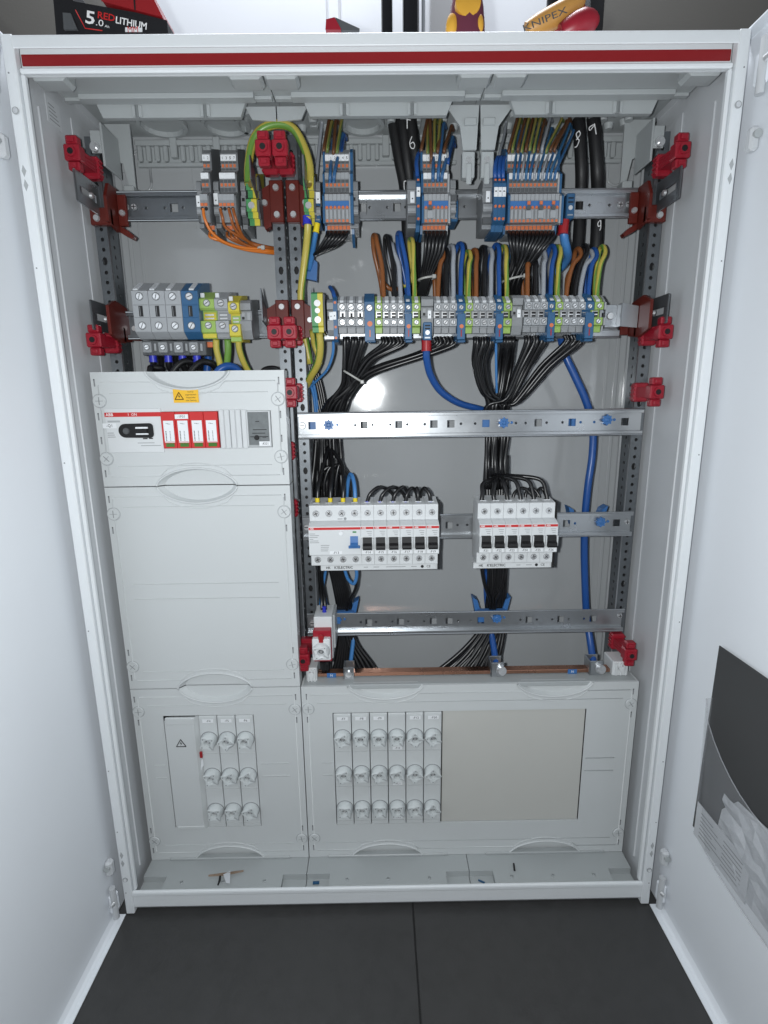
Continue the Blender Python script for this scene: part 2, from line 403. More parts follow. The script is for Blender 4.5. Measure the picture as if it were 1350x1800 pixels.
# comb ledges and embossed ovals on the back wall
comb_spans = ((-345, -150), (-105, 112), (136, 350))
for (a, b_) in comb_spans:
    t = MB(); t.box(a, b_, YB-10, YB, 1066, 1073, PLATE, 1.0)
    x = a + 2; k = 0
    while x < b_-8:
        if k % 5 != 4: t.box(x, x+7.0, YB-10, YB, 1046, 1066.2, PLATE, 1.8)
        else: t.box(x-1, x+9, YB-12, YB, 1050, 1076, PLATE, 1.2)
        x += 12.2; k += 1
    t.box(a, b_, YB-7, YB, 1040, 1045, PLATE, 0.8); t.box(a, b_, YB-3, YB, 1045, 1066, PLATE)
    t.build('comb_ledge', CAB)
def oval(xc, zc, w, h):
    t = MB(); pts = []
    for i in range(28):
        a = 2*math.pi*i/28; pts.append((xc + w*math.cos(a), YB-0.6, zc + (h-w)*(1 if math.sin(a) > 0 else -1) + w*math.sin(a)))
    t.tube(pts + [pts[0]], 2.0, BACK, 6); t.build('embossed_oval', CAB)
for px in (249, 1084):
    c = at(px, 302 if px < 500 else 290, YB); oval(c.x, c.z, 13, 27)
t = MB()
for px in (335, 700, 760, 1040): c = at(px, 280, YB); t.box(c.x-0.6, c.x+0.6, YB-0.9, YB, 960, 1040, BACK)
t.build('rib', CAB)
# hanging latch plates at the plate seams
for xs in (-125, 125):
    for sx in (-1, 1):
        t = MB(); xa = xs + sx*2.0; xb = xs + sx*19
        t.prism([(xs+sx*0.8, 1063), (xs+sx*42, 1063), (xs+sx*24, 1040), (xs+sx*20, 1014), (xs+sx*3, 1014)] if xs > 0 else [(xs+sx*0.8, 1063), (xs+sx*38, 1063), (xs+sx*30, 1049), (xs+sx*0.8, 1047)], 'y', 96, 99, PLATE)
        if xs > 0: t.box(xs+sx*4, xs+sx*19, 92, 96, 1040, 1048, PLATE, 0.8)
        t.build('latch_plate', CAB, 0.4)
        if xs < 0: continue
        t = MB(); t.box(xs+sx*4, xs+sx*20, 99.5, 112, 984, 1014, PLATE, 1.2); t.box(xs+sx*8, xs+sx*15, 97, 99.4, 976, 1000, PLATE, 1.0)
        t.cyl((xs+sx*11.5, 98.6, 1004), 'y', 3.4, 1.2, SCREW, 12); t.build('latch', CAB, 0)
for sx in (-1, 1):                               # the same latches in the two outer corners
    t = MB(); t.prism([(sx*336, 1078), (sx*374, 1078), (sx*374, 1040), (sx*350, 1030), (sx*344, 1000), (sx*336, 1000)], 'y', 168, 171, PLATE); t.box(sx*353, sx*356, 122, 168, 1010, 1060, PLATE, 0.8); t.box(sx*355, sx*368, 120, 122, 1024, 1050, PLATE, 0.6); t.box(sx*336, sx*350, 160, 180, 984, 1001, PLATE, 1.2)
    t.cyl((sx*362, 116, 1030), 'y', 6, 4, SCREW, 12); t.cyl((sx*362, 114, 1030), 'y', 3.5, 3, SCREW, 8)
    t.build('latch_plate', CAB, 0)
# rating sticker inside the left wall
t = MB(); L0 = atX(92, 180, -385.9); t.box(-385.8, -385.3, 60, 88, L0.z-26, L0.z+2, LABELG)
for k in range(5): t.box(-385.2, -385.15, 64, 84-k*2, L0.z-22+k*4, L0.z-21+k*4, INKG)
t.build('rating_sticker', CAB, label='small white rating sticker high on the left inner wall')
# ================================================================== doors
def door(sx):
    nm = 'left' if sx < 0 else 'right'
    D = thing('cabinet_door', ('white steel cabinet door opened square, ' + ('on the left, with nothing on it' if sx < 0 else 'on the right, with the document pocket')), 'door', (sx*395, -6, ZB), 'cabinet doors')
    XD = sx*405.0
    t = MB(); t.box(XD, XD+sx*2, -391, 26, ZB, ZT+4, DOORM)
    t.build('door_sheet', D)
    t = MB()
    # folded rim: bottom, top, hinge side, free side
    t.prism([(sx*391.5, ZB+0.2), (sx*391.5, ZB-1.2), (XD+sx*1.8, ZB-1.2), (XD+sx*1.8, ZB+0.2)], 'y', -391, -0.8, DOORM)
    t.prism([(XD, ZB+0.3), (XD, ZB+9), (sx*401.5, ZB+2.6), (sx*398, ZB+0.3)], 'y', -390, -6, DOORM)
    t.box(sx*391.5, XD+sx*1.8, -391, 24, ZT+2.8, ZT+4.2, DOORM)
    t.box(sx*391.5, XD+sx*1.8, -393, -391.2, ZB, ZT+4, DOORM)
    t.build('folded_rim', D)
    for zc in (1040, -2):
        h = MB(); s2 = 1 if zc > 500 else -1
        h.box(sx*394.5, sx*404.5, -18, -5, zc-12, zc+18, DOORM, 2)
        h.cyl((sx*398, -14, zc-22), 'z', 4.5, 52, SIDE, 12)
        h.cyl((sx*396, -19, zc+8), (sx*0.3, -1, 0.2), 3.0, 6, SCREW, 10)
        h.build('hinge', D, 0)
        h = MB(); zz = zc - s2*62
        h.box(sx*394, sx*404.6, -16, -4, zz-12, zz+12, SIDE, 3); h.cyl((sx*400, -18, zz+3), 'y', 4.5, 5, PLATE, 12); h.build('hinge_bracket', D, 0)
    return D
LD = door(-1); RD = door(1)
# ================================================================== perforated posts
YP = 125.0
def post(x0, x1, side, z0, z1, label):
    T = thing('perforated_post', label, 'post', ((x0+x1)/2, YP, z0), 'perforated mounting posts')
    cells = [(4, None)]; k = 0; z = z0+4
    while z < z1-14:
        if k % 7 == 5: cells.append((16, ('rd', 3.4, 5.4))); z += 16
        else: cells.append((12.5, ('rd', 2.4, 2.6))); z += 12.5
        k += 1
    cells.append((z1-z, None))
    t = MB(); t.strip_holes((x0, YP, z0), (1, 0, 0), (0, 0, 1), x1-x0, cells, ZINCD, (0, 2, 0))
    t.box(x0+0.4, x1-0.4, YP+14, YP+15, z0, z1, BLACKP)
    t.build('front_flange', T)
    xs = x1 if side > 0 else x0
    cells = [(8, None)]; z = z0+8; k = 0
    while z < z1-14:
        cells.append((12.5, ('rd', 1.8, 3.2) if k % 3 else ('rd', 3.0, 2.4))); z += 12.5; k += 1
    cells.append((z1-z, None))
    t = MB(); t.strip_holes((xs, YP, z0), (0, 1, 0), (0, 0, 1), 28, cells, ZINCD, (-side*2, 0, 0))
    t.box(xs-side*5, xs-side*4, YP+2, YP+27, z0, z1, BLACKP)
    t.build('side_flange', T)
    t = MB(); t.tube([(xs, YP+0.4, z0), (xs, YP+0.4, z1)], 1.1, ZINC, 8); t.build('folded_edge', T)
    return T
post(-378, -361, 1, 640, 1045, 'perforated steel post at the left wall')
post(361, 378, -1, 262, 1045, 'perforated steel post at the right wall')
post(-142, -126, 1, 262, 1045, 'left one of the paired perforated steel posts in the middle')
post(-121, -105, 1, 262, 1045, 'right one of the paired perforated steel posts in the middle')
# ================================================================== rails
def din_rail(x0, x1, zc, yw, holes, label, h=17.5, screws=(), material=None, lip=5):
    """holes: list of (x, kind) ; web at yw, lips 7.5 in front"""
    m = material or ZINC
    T = thing('mounting_rail', label, 'rail', ((x0+x1)/2, yw, zc), 'horizontal mounting rails')
    hs = sorted([hh for hh in holes if x0+6 < hh[0] < x1-6]); cells = []; edge = x0
    w = 2*(h-lip)
    for i, (x, kd) in enumerate(hs):
        nxt = hs[i+1][0] if i+1 < len(hs) else x1
        half = min(x-edge, (nxt-x)/2, 12)
        if x-half > edge+0.01: cells.append((x-half-edge, None))
        cells.append((2*half, ('sq', 5.3, 5.3) if kd == 'sq' else ('rd', 2.0, 2.0))); edge = x+half
    cells.append((x1-edge, None))
    t = MB()
    # u must be the width direction (z), v the length direction (x)
    t.strip_holes((x0, yw, zc-w/2), (0, 0, 1), (1, 0, 0), w, [(L, (hh[0], hh[1], hh[2]) if hh else None) for L, hh in cells], m, (0, 1.2, 0))
    t.build('web', T)
    for s in (1, -1):
        t = MB()
        t.prism([(yw+1.2, zc+s*(w/2)), (yw+1.2, zc+s*(w/2+1.2)), (yw-6.3, zc+s*(w/2+1.2)), (yw-6.3, zc+s*h), (yw-7.5, zc+s*h), (yw-7.5, zc+s*(w/2)), (yw-6, zc+s*(w/2-0.01))], 'x', x0, x1, m)
        t.tube([(x0, yw-7, zc+s*h), (x1, yw-7, zc+s*h)], 1.5, m, 8)
        t.build('lip', T, 0.3)
    for x in screws:
        t = MB(); t.cyl((x, yw-0.2, zc), (0, -1, 0), 5.0, 2.2, SCREW, 14, 4.2); t.box(x-3.4, x+3.4, yw-2.9, yw-2.3, zc-0.6, zc+0.6, BLACKP); t.build('rail_screw', T)
    return T
def hp(lst, y, Y): return [(at(px, y, Y).x, k) for px, k in lst]
r3 = hp([(548,'sq'),(624,'rd'),(640,'sq'),(655,'rd'),(686,'rd'),(701,'sq'),(716,'rd'),(747,'rd'),(763,'sq'),(793,'sq'),(811,'rd'),(836,'rd'),(855,'sq'),(908,'rd'),(925,'rd'),(947,'sq'),(962,'rd'),(990,'rd'),(1007,'sq'),(1022,'rd'),(1046,'rd'),(1100,'sq')], 743, 118)
din_rail(-119, 372, 675, 121, r3, 'empty slotted rail across the upper right field, with three blue cable holders', screws=(-114,))
r4 = hp([(790,'sq'),(805,'rd'),(822,'rd'),(997,'sq'),(1012,'rd'),(1085,'sq')], 921, 118)
din_rail(-119, 370, 525.5, 121, r4, 'rail carrying the two rows of circuit breakers', screws=(-114,))
r5 = hp([(634,'rd'),(648,'sq'),(661,'rd'),(690,'rd'),(704,'sq'),(718,'rd'),(746,'rd'),(762,'sq'),(790,'sq'),(806,'rd'),(828,'rd'),(846,'sq'),(916,'rd'),(931,'sq'),(945,'rd'),(972,'rd'),(987,'sq'),(1001,'rd'),(1028,'rd'),(1044,'sq')], 1086, 118)
din_rail(-119, 370, 372, 121, r5, 'lowest open rail, with the white fuse switch at its left end', screws=(-112,))
YR = 150.0
r1 = hp([(257,'rd'),(290,'rd'),(306,'sq'),(322,'rd')], 365, YR)
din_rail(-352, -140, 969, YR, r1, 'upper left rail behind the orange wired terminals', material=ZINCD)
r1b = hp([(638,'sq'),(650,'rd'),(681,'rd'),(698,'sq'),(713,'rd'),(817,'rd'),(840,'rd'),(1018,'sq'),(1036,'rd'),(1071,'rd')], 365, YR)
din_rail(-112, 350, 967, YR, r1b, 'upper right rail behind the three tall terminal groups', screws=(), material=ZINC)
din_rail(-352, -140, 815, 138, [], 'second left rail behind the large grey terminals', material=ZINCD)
din_rail(-100, 335, 813, 138, [], 'second right rail behind the long row of screw terminals', h=20.5, lip=9)
# ================================================================== red-brown rail brackets
def slotted_arm(T, sx, z, bright):
    X = sx*366
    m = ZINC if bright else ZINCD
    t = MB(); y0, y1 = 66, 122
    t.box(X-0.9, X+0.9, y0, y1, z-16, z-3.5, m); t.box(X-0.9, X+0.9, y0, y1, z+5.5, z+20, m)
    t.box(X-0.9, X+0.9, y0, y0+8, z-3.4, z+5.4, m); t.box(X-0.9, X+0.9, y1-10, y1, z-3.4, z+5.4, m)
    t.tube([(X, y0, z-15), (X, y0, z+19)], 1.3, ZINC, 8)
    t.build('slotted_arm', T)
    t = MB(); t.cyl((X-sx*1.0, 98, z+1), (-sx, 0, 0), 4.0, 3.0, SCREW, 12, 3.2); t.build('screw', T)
def end_bracket(sx, z, label, tail, bright):
    T = thing('rail_bracket', label, 'bracket', (sx*365, YP, z-30), 'red-brown rail brackets')
    t = MB()
    t.box(sx*352, sx*379, 117, 124.6, z-27, z-6, BROWN, 1.2)
    t.prism([(112, z-24), (112, z+6), (122, z+24), (146, z+24), (156, z+12), (156, z-26), (140, z-30)] if tail else [(84, z-20), (84, z+16), (104, z+25), (136, z+20), (142, z-24), (110, z-28)], 'x', sx*352, sx*356, BROWN)
    t.box(sx*340, sx*352, 140, 145, z-22, z+17, BROWN, 1.0)
    t.build('body', T, 0.5)
    if tail:
        t = MB(); t.prism([(sx*352, z-22), (sx*342, z-27), (sx*334, z-34), (sx*337, z-38), (sx*347, z-33), (sx*356, z-27)], 'y', 142, 152, BROWN); t.build('release_tail', T, 0.6)
    t = MB(); t.cyl((sx*370, 116.8, z-19), (0, -1, 0), 4.6, 2.4, SCREW, 12, 3.6); t.build('screw', T)
    t = MB(); t.cyl((sx*346, 139.8, z-6), (0, -1, 0), 4.2, 2.4, SCREW, 12, 3.4); t.build('screw', T)
    slotted_arm(T, sx, z, bright)
    return T
end_bracket(-1, 966, 'red-brown bracket with slotted steel arm, left end of the top rail', True, True)
end_bracket(1, 963, 'red-brown bracket with slotted steel arm, right end of the top rail', True, False)
end_bracket(-1, 818, 'red-brown bracket left of the four large terminals', False, False)
end_bracket(1, 818, 'red-brown bracket right of the long screw terminal row', False, False)
# little steel angles that carry the rail ends
def angle(px, py, Y, w, h, label, sx=1):
    c = at(px, py, Y); T = thing('steel_angle', label, 'angle bracket', (c.x, Y, c.z-h/2), 'steel angle plates')
    t = MB(); t.box(c.x-w/2, c.x+w/2, Y-1.5, Y, c.z-h/2, c.z+h/2, ZINC, 0.4)
    t.box(c.x+sx*(w/2-1.5), c.x+sx*w/2, Y-14, Y-1.4, c.z-h/2, c.z+h/2, ZINC, 0.4)
    t.prism([(c.x+sx*w/2, c.z-h/2), (c.x+sx*(w/2+22), c.z-h/2-2), (c.x+sx*(w/2+22), c.z+h/2-4), (c.x+sx*w/2, c.z+h/2)], 'y', Y-14, Y-12.6, ZINC)
    t.build('plate', T)
    t = MB(); t.cyl((c.x-w*0.12, Y-1.6, c.z), (0, -1, 0), 5.2, 2.6, SCREW, 14, 4.2); t.build('screw', T)
angle(1074, 556, 128, 18, 30, 'bright steel angle at the right end of the screw terminal row')
c = at(1094, 353, 148)
def small_screw(px, py, Y, r, label, grp):
    c = at(px, py, Y); T = thing('screw', label, 'screw', (c.x, Y, c.z), grp)
    t = MB(); t.cyl((c.x, Y, c.z), (0, -1, 0), r, 2.4, SCREW, 14, r*0.8); t.build('head', T)
    t = MB(); t.box(c.x-r*0.7, c.x+r*0.7, Y-2.7, Y-2.3, c.z-0.5, c.z+0.5, BLACKP); t.box(c.x-0.5, c.x+0.5, Y-2.75, Y-2.35, c.z-r*0.7, c.z+r*0.7, BLACKP); t.build('cross_slot', T)
for k, (px, py, nm) in enumerate(((222, 364, 'outer bright screw at the left end of the top rail'), (236, 364, 'inner bright screw at the left end of the top rail'), (1090, 360, 'inner bright screw at the right end of the top rail'), (1105, 359, 'outer bright screw at the right end of the top rail'))):
    small_screw(px, py, 149, 4.2, nm, 'rail end screws')
for k, (px, py, nm) in enumerate(((1102, 917, 'screw at the right end of the breaker rail'), (1089, 1082, 'screw at the right end of the lowest rail'))):
    small_screw(px, py, 120.8, 4.0, nm, 'rail end screws')
def mid_bracket(side, z, label, low):
    """bracket on one of the paired posts; side -1: the left post, reaching to the left"""
    x0, x1 = (-143, -125.5) if side < 0 else (-121.5, -104)
    xo = x0 if side < 0 else x1
    T = thing('rail_bracket', label, 'bracket', ((x0+x1)/2, YP, z-26), 'red-brown rail brackets')
    t = MB(); t.box(x0, x1, 117, 124.6, z-26, z+24, BROWN, 1.0)
    t.prism([(xo, z+20), (xo+side*14, z+12), (xo+side*14, z-14), (xo+side*8, z-34 if low else z-24), (xo, z-30 if low else z-25)], 'y', 120, 132, BROWN)
    t.build('body', T, 0.5)
    for dz in (15, -17):
        t = MB(); t.cyl(((x0+x1)/2, 116.8, z+dz), (0, -1, 0), 4.4, 2.4, SCREW, 12, 3.6); t.build('screw', T)
    t = MB(); t.cyl((xo+side*7, 119.8, z-2), (0, -1, 0), 4.2, 2.6, SCREW, 12, 3.4); t.build('screw', T)
    t = MB()      # dark slotted steel web behind
    t.prism([(70 if low else 90, z+34), (124, z+10), (124, z-12), (70 if low else 90, z+(8 if low else -6))], 'x', xo+side*12, xo+side*13.6, ZINCD)
    t.build('slotted_arm', T)
mid_bracket(-1, 966, 'red-brown bracket on the left middle post, top rail', True)
mid_bracket(1, 966, 'red-brown bracket on the right middle post, top rail', True)
mid_bracket(-1, 820, 'red-brown bracket on the left middle post, second rail', False)
mid_bracket(1, 820, 'red-brown bracket on the right middle post, second rail', False)
# ================================================================== red cover holders
def make_clip():
    T = thing('cover_holder', 'x', 'cover holder', (0, 0, 0), 'red cover holders')
    t = MB(); t.box(-10, 10, -13, -0.2, -13, 13, RED, 2.0)
    for k in (-8, -2.7, 2.7, 8): t.box(-11.4, 11.4, -12, -2, k-1.3, k+1.3, RED, 0.5)
    t.build('base', T)
    t = MB(); t.prism([(-8, -12.9), (8, -12.9), (5.5, -41), (-5.5, -41)], 'z', -7, 7, RED)
    for k in (-4, 0, 4): t.prism([(-8.6, -13), (8.6, -13), (6.4, -38), (-6.4, -38)], 'z', k-1, k+1, RED)
    t.build('neck', T, 0.4)
    t = MB(); t.box(-9.5, 9.5, -56, -41, -9, 9, RED, 1.6)
    h = t.build('head', T)
    t = MB(); t.cyl((0, -55.9, 0), (0, -1, 0), 6.2, 2.4, RED, 14, 5.6); t.cyl((0, -58.35, 0), (0, -1, 0), 3.6, 0.2, BLACK, 12); t.build('screw_seat', h)
    for s in (1, -1):
        t = MB(); t.box(-7, 7, -54, -43, s*9.2, s*19, RED, 1.4); t.box(-4, 4, -57, -53.9, s*11, s*17, RED, 1.0); t.build('ear', h)
    return T
clip0 = make_clip()
clips = [(-368, 1005, 'red cover holder at the top of the left wall'), (368, 1002, 'red cover holder at the top of the right wall'),
  (-370, 790, 'red cover holder below the large terminals at the left wall'), (369, 792, 'upper of two red cover holders below the right bracket'),
  (365, 716, 'lower of two red cover holders below the right bracket'), (364, 336, 'red cover holder at the lower right, above the copper bar'),
  (-139, 1008, 'left one of two red cover holders under the arched wire'), (-119, 1008, 'right one of two red cover holders under the arched wire'),
  (-137, 797, 'left one of two red cover holders on the middle posts'), (-118, 797, 'right one of two red cover holders on the middle posts'),
  (-121, 721, 'red cover holder beside the top corner of the upper left cover'), (-121, 336, 'red cover holder under the white fuse switch'),
  (-136.5, 640, 'red cover holder half hidden by the upper left cover'), (-136, 556, 'red cover holder half hidden by the blank left cover')]
for i, (x, z, lb) in enumerate(clips):
    if i == 0: clip0.location = Vector((x, YP, z))*MM; clip0['label'] = lb
    else: copy_tree(clip0, None, (x, YP, z), lb)
# ================================================================== covers
YC = 59.0
def screw_head():
    q = MB(); q.cyl((0, 0.2, 0), (0, -1, 0), 8.4, 1.3, COVER, 24, 7.9)
    return q
def make_cover_screw(parent, x, z, i):
    o = MB(); o.cyl((x, YC+0.3, z), (0, -1, 0), 9.2, 0.5, DEVG, 24); o.cyl((x, YC-0.25, z), (0, -1, 0), 8.3, 1.5, COVER, 24, 7.7)
    p = o.build('cover_screw', parent)
    a = (0.0, 0.6, 0.78, 0.2)[i % 4]
    for k in (0, 1):
        b = a + k*math.pi/2; u = Vector((math.cos(b), 0, math.sin(b))); w = Vector((-math.sin(b), 0, math.cos(b))); c = Vector((x, YC-1.85, z))
        s = MB(); s.add([c-u*5-w*0.5, c+u*5-w*0.5, c+u*5+w*0.5, c-u*5+w*0.5, c-u*5-w*0.5+Vector((0,.4,0)), c+u*5-w*0.5+Vector((0,.4,0)), c+u*5+w*0.5+Vector((0,.4,0)), c-u*5+w*0.5+Vector((0,.4,0))], [(0,1,2,3),(4,5,6,7),(0,1,5,4),(1,2,6,5),(2,3,7,6),(3,0,4,7)], INKG if k else DEVG); s.build('cross_slot', p)
def arc_pts(xc, z, s, hw, dp, n=18, k=1.0):
    return [(xc - hw*k*math.cos(math.pi*i/n), z + s*dp*k*math.sin(math.pi*i/n)**1.25) for i in range(n+1)]
def cover(x0, x1, z0, z1, label, tops, bots, win=None, screws=(), slits=()):
    T = thing('distribution_cover', label, 'cover', ((x0+x1)/2, YC+12, z0), 'plastic cover panels')
    g = 0.7; x0 += g; x1 -= g; z0 += g; z1 -= g
    def edge(z, s, notches, xa, xb):
        pts = [(xa, z)]
        for xc, hw, dp in notches:
            pts += arc_pts(xc, z, s, hw, dp)
        return pts + [(xb, z)]
    t = MB(); zm = (z0+z1)/2
    lo, hi = (win[2], win[3]) if win else (zm, zm)
    top = edge(z1, -1, tops, x0, x1); bot = edge(z0, 1, bots, x0, x1)
    t.prism(top + [(x1, hi), (x0, hi)], 'y', YC, YC+3, COVER)
    t.prism(bot + [(x1, lo), (x0, lo)], 'y', YC, YC+3, COVER)
    if win:
        t.box(x0, win[0], YC, YC+3, lo, hi, COVER); t.box(win[1], x1, YC, YC+3, lo, hi, COVER)
    t.build('panel', T)
    t = MB()          # returns of the shell
    t.box(x0+0.1, x0+2.5, YC+3, YC+26, z0, z1, COVER); t.build('shell_edge', T)
    t = MB(); t.box(x1-2.5, x1-0.1, YC+3, YC+26, z0, z1, COVER); t.build('shell_edge', T)
    def bead(pts, r=0.75): q = MB(); q.tube([(x, YC-0.1, z) for x, z in pts], r, COVER, 6); q.build('bead', T)
    m = 9.0; mz = 13.0
    for xx in (x0+m, x1-m): bead([(xx, z0+mz+3), (xx, z1-mz-3)])
    for z, s, nts in ((z1, -1, tops), (z0, 1, bots)):
        x = x0+m+3; zz = z+s*mz
        for xc, hw, dp in nts:
            a = arc_pts(xc, z, s, hw*1.12, dp+7, 18)
            keep = [p for p in a if (p[1]-zz)*s >= 0]
            if keep: bead([(x, zz), (keep[0][0]-1, zz)] + keep[1:-1] + [(keep[-1][0]+1, zz)]); x = keep[-1][0]+1
        bead([(x, zz), (x1-m-3, zz)])
        bead([(x0+22, z+s*(mz+14)), (x1-22, z+s*(mz+14))], 0.55)
        for xc, hw, dp in nts:
            a = arc_pts(xc, z, s, hw, dp)
            q = MB(); n = len(a); b2 = arc_pts(xc, z, s, hw, dp, 18, 0.86)
            V = [(x, YC+0.2, zz_) for x, zz_ in a] + [(x, YC+9, zz_) for x, zz_ in b2]
            q.add(V, [(i, i+1, n+i+1, n+i) for i in range(n-1)], COVER, True)
            q.add([(x, YC+9, zz_) for x, zz_ in b2], [tuple(range(n))], COVER)
            q.add([(b2[0][0], YC+9, z), (b2[-1][0], YC+9, z), (b2[-1][0], YC+24, z+s*1), (b2[0][0], YC+24, z+s*1)], [(0, 1, 2, 3)], COVER)
            q.build('finger_pocket', T)
            q = MB(); q.tube([(x, YC-0.2, zz_) for x, zz_ in a], 1.5, COVER, 8); q.build('pocket_rim', T)
    for i, (x, z) in enumerate(screws): make_cover_screw(T, x, z, i)
    for x, z in slits:
        q = MB(); q.box(x-0.9, x+0.9, YC-0.15, YC+0.2, z-4.6, z+4.6, INKG); q.box(x-0.8, x+0.8, YC-0.2, YC+0.1, z+3.0, z+4.8, TDARK); q.build('slit', T)
    return T
L0, L1, R1 = -375.0, -125.0, 375.0
arcL = (-250.0, 54, 23)
WIN1 = (-361.5, -145.5, 650.6, 698.6)
sc = lambda z: [(-369.5+4, z), (-133.5, z)]
C1 = cover(L0, L1, 600, 750, 'upper left cover with the device window and the yellow warning label', [arcL], [arcL], WIN1,
    [(-366, 713), (-135, 713), (-366, 638), (-135, 638)], [(-370, 736), (-133, 736), (-370, 693), (-133, 693), (-370, 662), (-133, 662), (-370, 618), (-133, 618)])
C2 = cover(L0, L1, 300, 600, 'tall blank left cover between the two windowed covers', [arcL], [arcL], None,
    [(-366, 563), (-135, 563), (-366, 336), (-135, 336)], [(-370, 583), (-133, 583), (-370, 540), (-133, 540), (-370, 358), (-133, 358), (-370, 318), (-133, 318)])
WIN3 = (-331, -196.6, 60.4, 255.5)
C3 = cover(L0, L1, 0, 300, 'lower left cover with a flap and three fuse strips', [arcL], [arcL], WIN3,
    [(-366, 263), (-135, 263), (-366, 36), (-135, 36)], [(-370, 283), (-133, 283), (-368, 245), (-133, 245), (-370, 55), (-133, 55), (-370, 18), (-133, 18)])
WIN4 = (-79.5, 299.5, 60.5, 256)
C4 = cover(L1, R1, 0, 300, 'wide lower right cover with six fuse strips and a beige blank', [(0, 56, 22), (250, 56, 22)], [(0, 56, 22), (250, 56, 22)], WIN4,
    [(-115, 263), (365, 263), (-115, 36), (365, 36)], [(-117, 283), (367, 283), (-117, 245), (367, 245), (-117, 55), (367, 55), (-117, 18), (367, 18)])
def beads(T, lst):
    for (xa, xb, z) in lst:
        q = MB(); q.tube([(xa, YC-0.1, z), (xb, YC-0.1, z)], 0.8, COVER, 6); q.build('bead', T)
beads(C3, [(-352, -334, 172), (-352, -334, 150), (-190, -148, 172), (-190, -148, 150)])
beads(C4, [(-98, -82, 172), (-98, -82, 150), (303, 348, 172), (303, 348, 150)])
beads(C2, [(-352, -148, 462), (-352, -148, 440)])
# top rim strip of the wide cover: grey upper edge seen behind its upper edge
q = MB(); q.box(-124, 374, YC+3.3, YC+34, 292, 299.2, PLATE, 0.8); q.build('shell_edge', C4)
# stickers and marks on the covers
def bolt_sign(mb, c, r, m, y):
    x, z = c; tri = [(x-r, z-r*0.62), (x+r, z-r*0.62), (x, z+r*1.05)]
    for i in range(3):
        a, b = tri[i], tri[(i+1) % 3]; mb.tube([(a[0], y, a[1]), (b[0], y, b[1])], r*0.09, m, 5)
    mb.add([(x+.1*r, y, z+.62*r), (x-.28*r, y, z+.05*r), (x+.02*r, y, z+.1*r), (x-.12*r, y, z-.42*r), (x+.3*r, y, z+.2*r), (x+.02*r, y, z+.16*r)], [(0, 1, 2, 5), (5, 2, 3, 4)], m)
WARN = mat('yellow_warning_sticker', (0.82, 0.47, 0.02), 0.5)
lc = at(327, 696, YC)
t = MB(); t.box(lc.x-16, lc.x+16.5, YC-1.2, YC-0.9, lc.z-8.5, lc.z+8.5, WARN); s1 = t.build('warning_label', C1, label='small yellow warning label with a lightning triangle')
t = MB(); bolt_sign(t, (lc.x-8.6, lc.z-1), 5.4, INK, YC-1.35)
for k, wd in enumerate(('Auch bei', 'ausgeschaltetem', 'Hauptschalter', 'unter Spannung')): text(t, wd, 3.0, (lc.x+6.6, YC-1.35, lc.z+5.2-k*3.6), INK, sx=0.72)
tag(t.build('lettering', s1), kind='stuff')
# ================================================================== circuit breakers
MCBP = [(112, 481), (75.5, 480), (75, 481), (75, 496.5), (67, 498.5), (58.6, 500.4), (58, 501), (58, 540.6), (58.6, 541.4), (68, 545.2), (75, 546), (75, 566.5), (76, 567.5), (112, 572)]
def term_screw(T, x, y, z, r=4.3):
    t = MB(); t.cyl((x, y-0.1, z), (0, -1, 0), r, 0.5, INKG, 16); t.cyl((x, y-0.7, z), (0, -1, 0), r*0.9, 0.5, SCREW, 14, r*0.75)
    o = t.build('terminal_screw', T)
    t = MB(); a = random.uniform(0, 3); u = Vector((math.cos(a), 0, math.sin(a))); w = Vector((-math.sin(a), 0, math.cos(a))); c = Vector((x, y-1.3, z))
    for p, s in ((u, w), (w, u)):
        t.add([c-p*r*.6-s*.45, c+p*r*.6-s*.45, c+p*r*.6+s*.45, c-p*r*.6+s*.45], [(0, 1, 2, 3)], BLACKP); c = c + Vector((0, -0.03, 0))
    t.build('cross_slot', o)
def breaker(x, label, code, dz=0.0):
    T = thing('circuit_breaker', label, 'circuit breaker', (x, 112, 481), 'miniature circuit breakers')
    h = 8.85
    t = MB(); t.prism(MCBP, 'x', x-h, x+h, DEVW); t.build('body', T, 0.5)
    for z in (556, 489): term_screw(T, x+0.5, 75, z)
    t = MB(); t.box(x-8.4, x+8.4, 57.75, 57.95, 537.2, 540.4, STRIPR); p = t.build('red_stripe', T)
    t = MB(); text(t, 'ABB', 3.0, (x-4.5, 57.65, 538.8), INKW); t.build('lettering', p)
    t = MB()
    for k in range(3): t.box(x-1+k*1.2, x+6.5-k*0.4, 57.8, 57.95, 533.6-k*2.6, 534.2-k*2.6, INKG)
    t.box(x+2, x+6, 57.8, 57.95, 524.4, 525.6, INKG)
    tag(t.build('fine_print', T), kind='stuff')
    for s in (-1, 1):
        t = MB(); t.box(x+s*8.6, x+s*6.6, 52.5, 58.2, 510, 525.5, DEVW, 0.8); t.build('toggle_guard', T)
    t = MB(); t.prism([(58.3, 510.2), (49.5, 509.5), (48, 512), (48.8, 515.5), (53.5, 518), (55.5, 525.5), (58.3, 525.5)], 'x', x-6.2, x+6.2, BLACKP); t.build('toggle', T, 0.4)
    t = MB(); t.box(x-2, x+1.5, 57.75, 57.95, 507.4, 509.6, BLACKP); t.build('indicator', T)
    t = MB(); t.box(x-7.6, x+7.6, 57.7, 57.97, 501.8, 506.2, LABELW); lb = t.build('marker', T)
    t = MB(); text(t, code, 4.6, (x+0.3, 57.55, 503.9)); t.build('lettering', lb)
    t = MB(); t.box(x-4.5, x+4.5, 84, 92, 569, 569.9, LABELW, 0.3); t.box(x-2.6, x+2.6, 86, 90.5, 569.6, 570.4, BLACK); t.build('wire_entry', T)
    return T
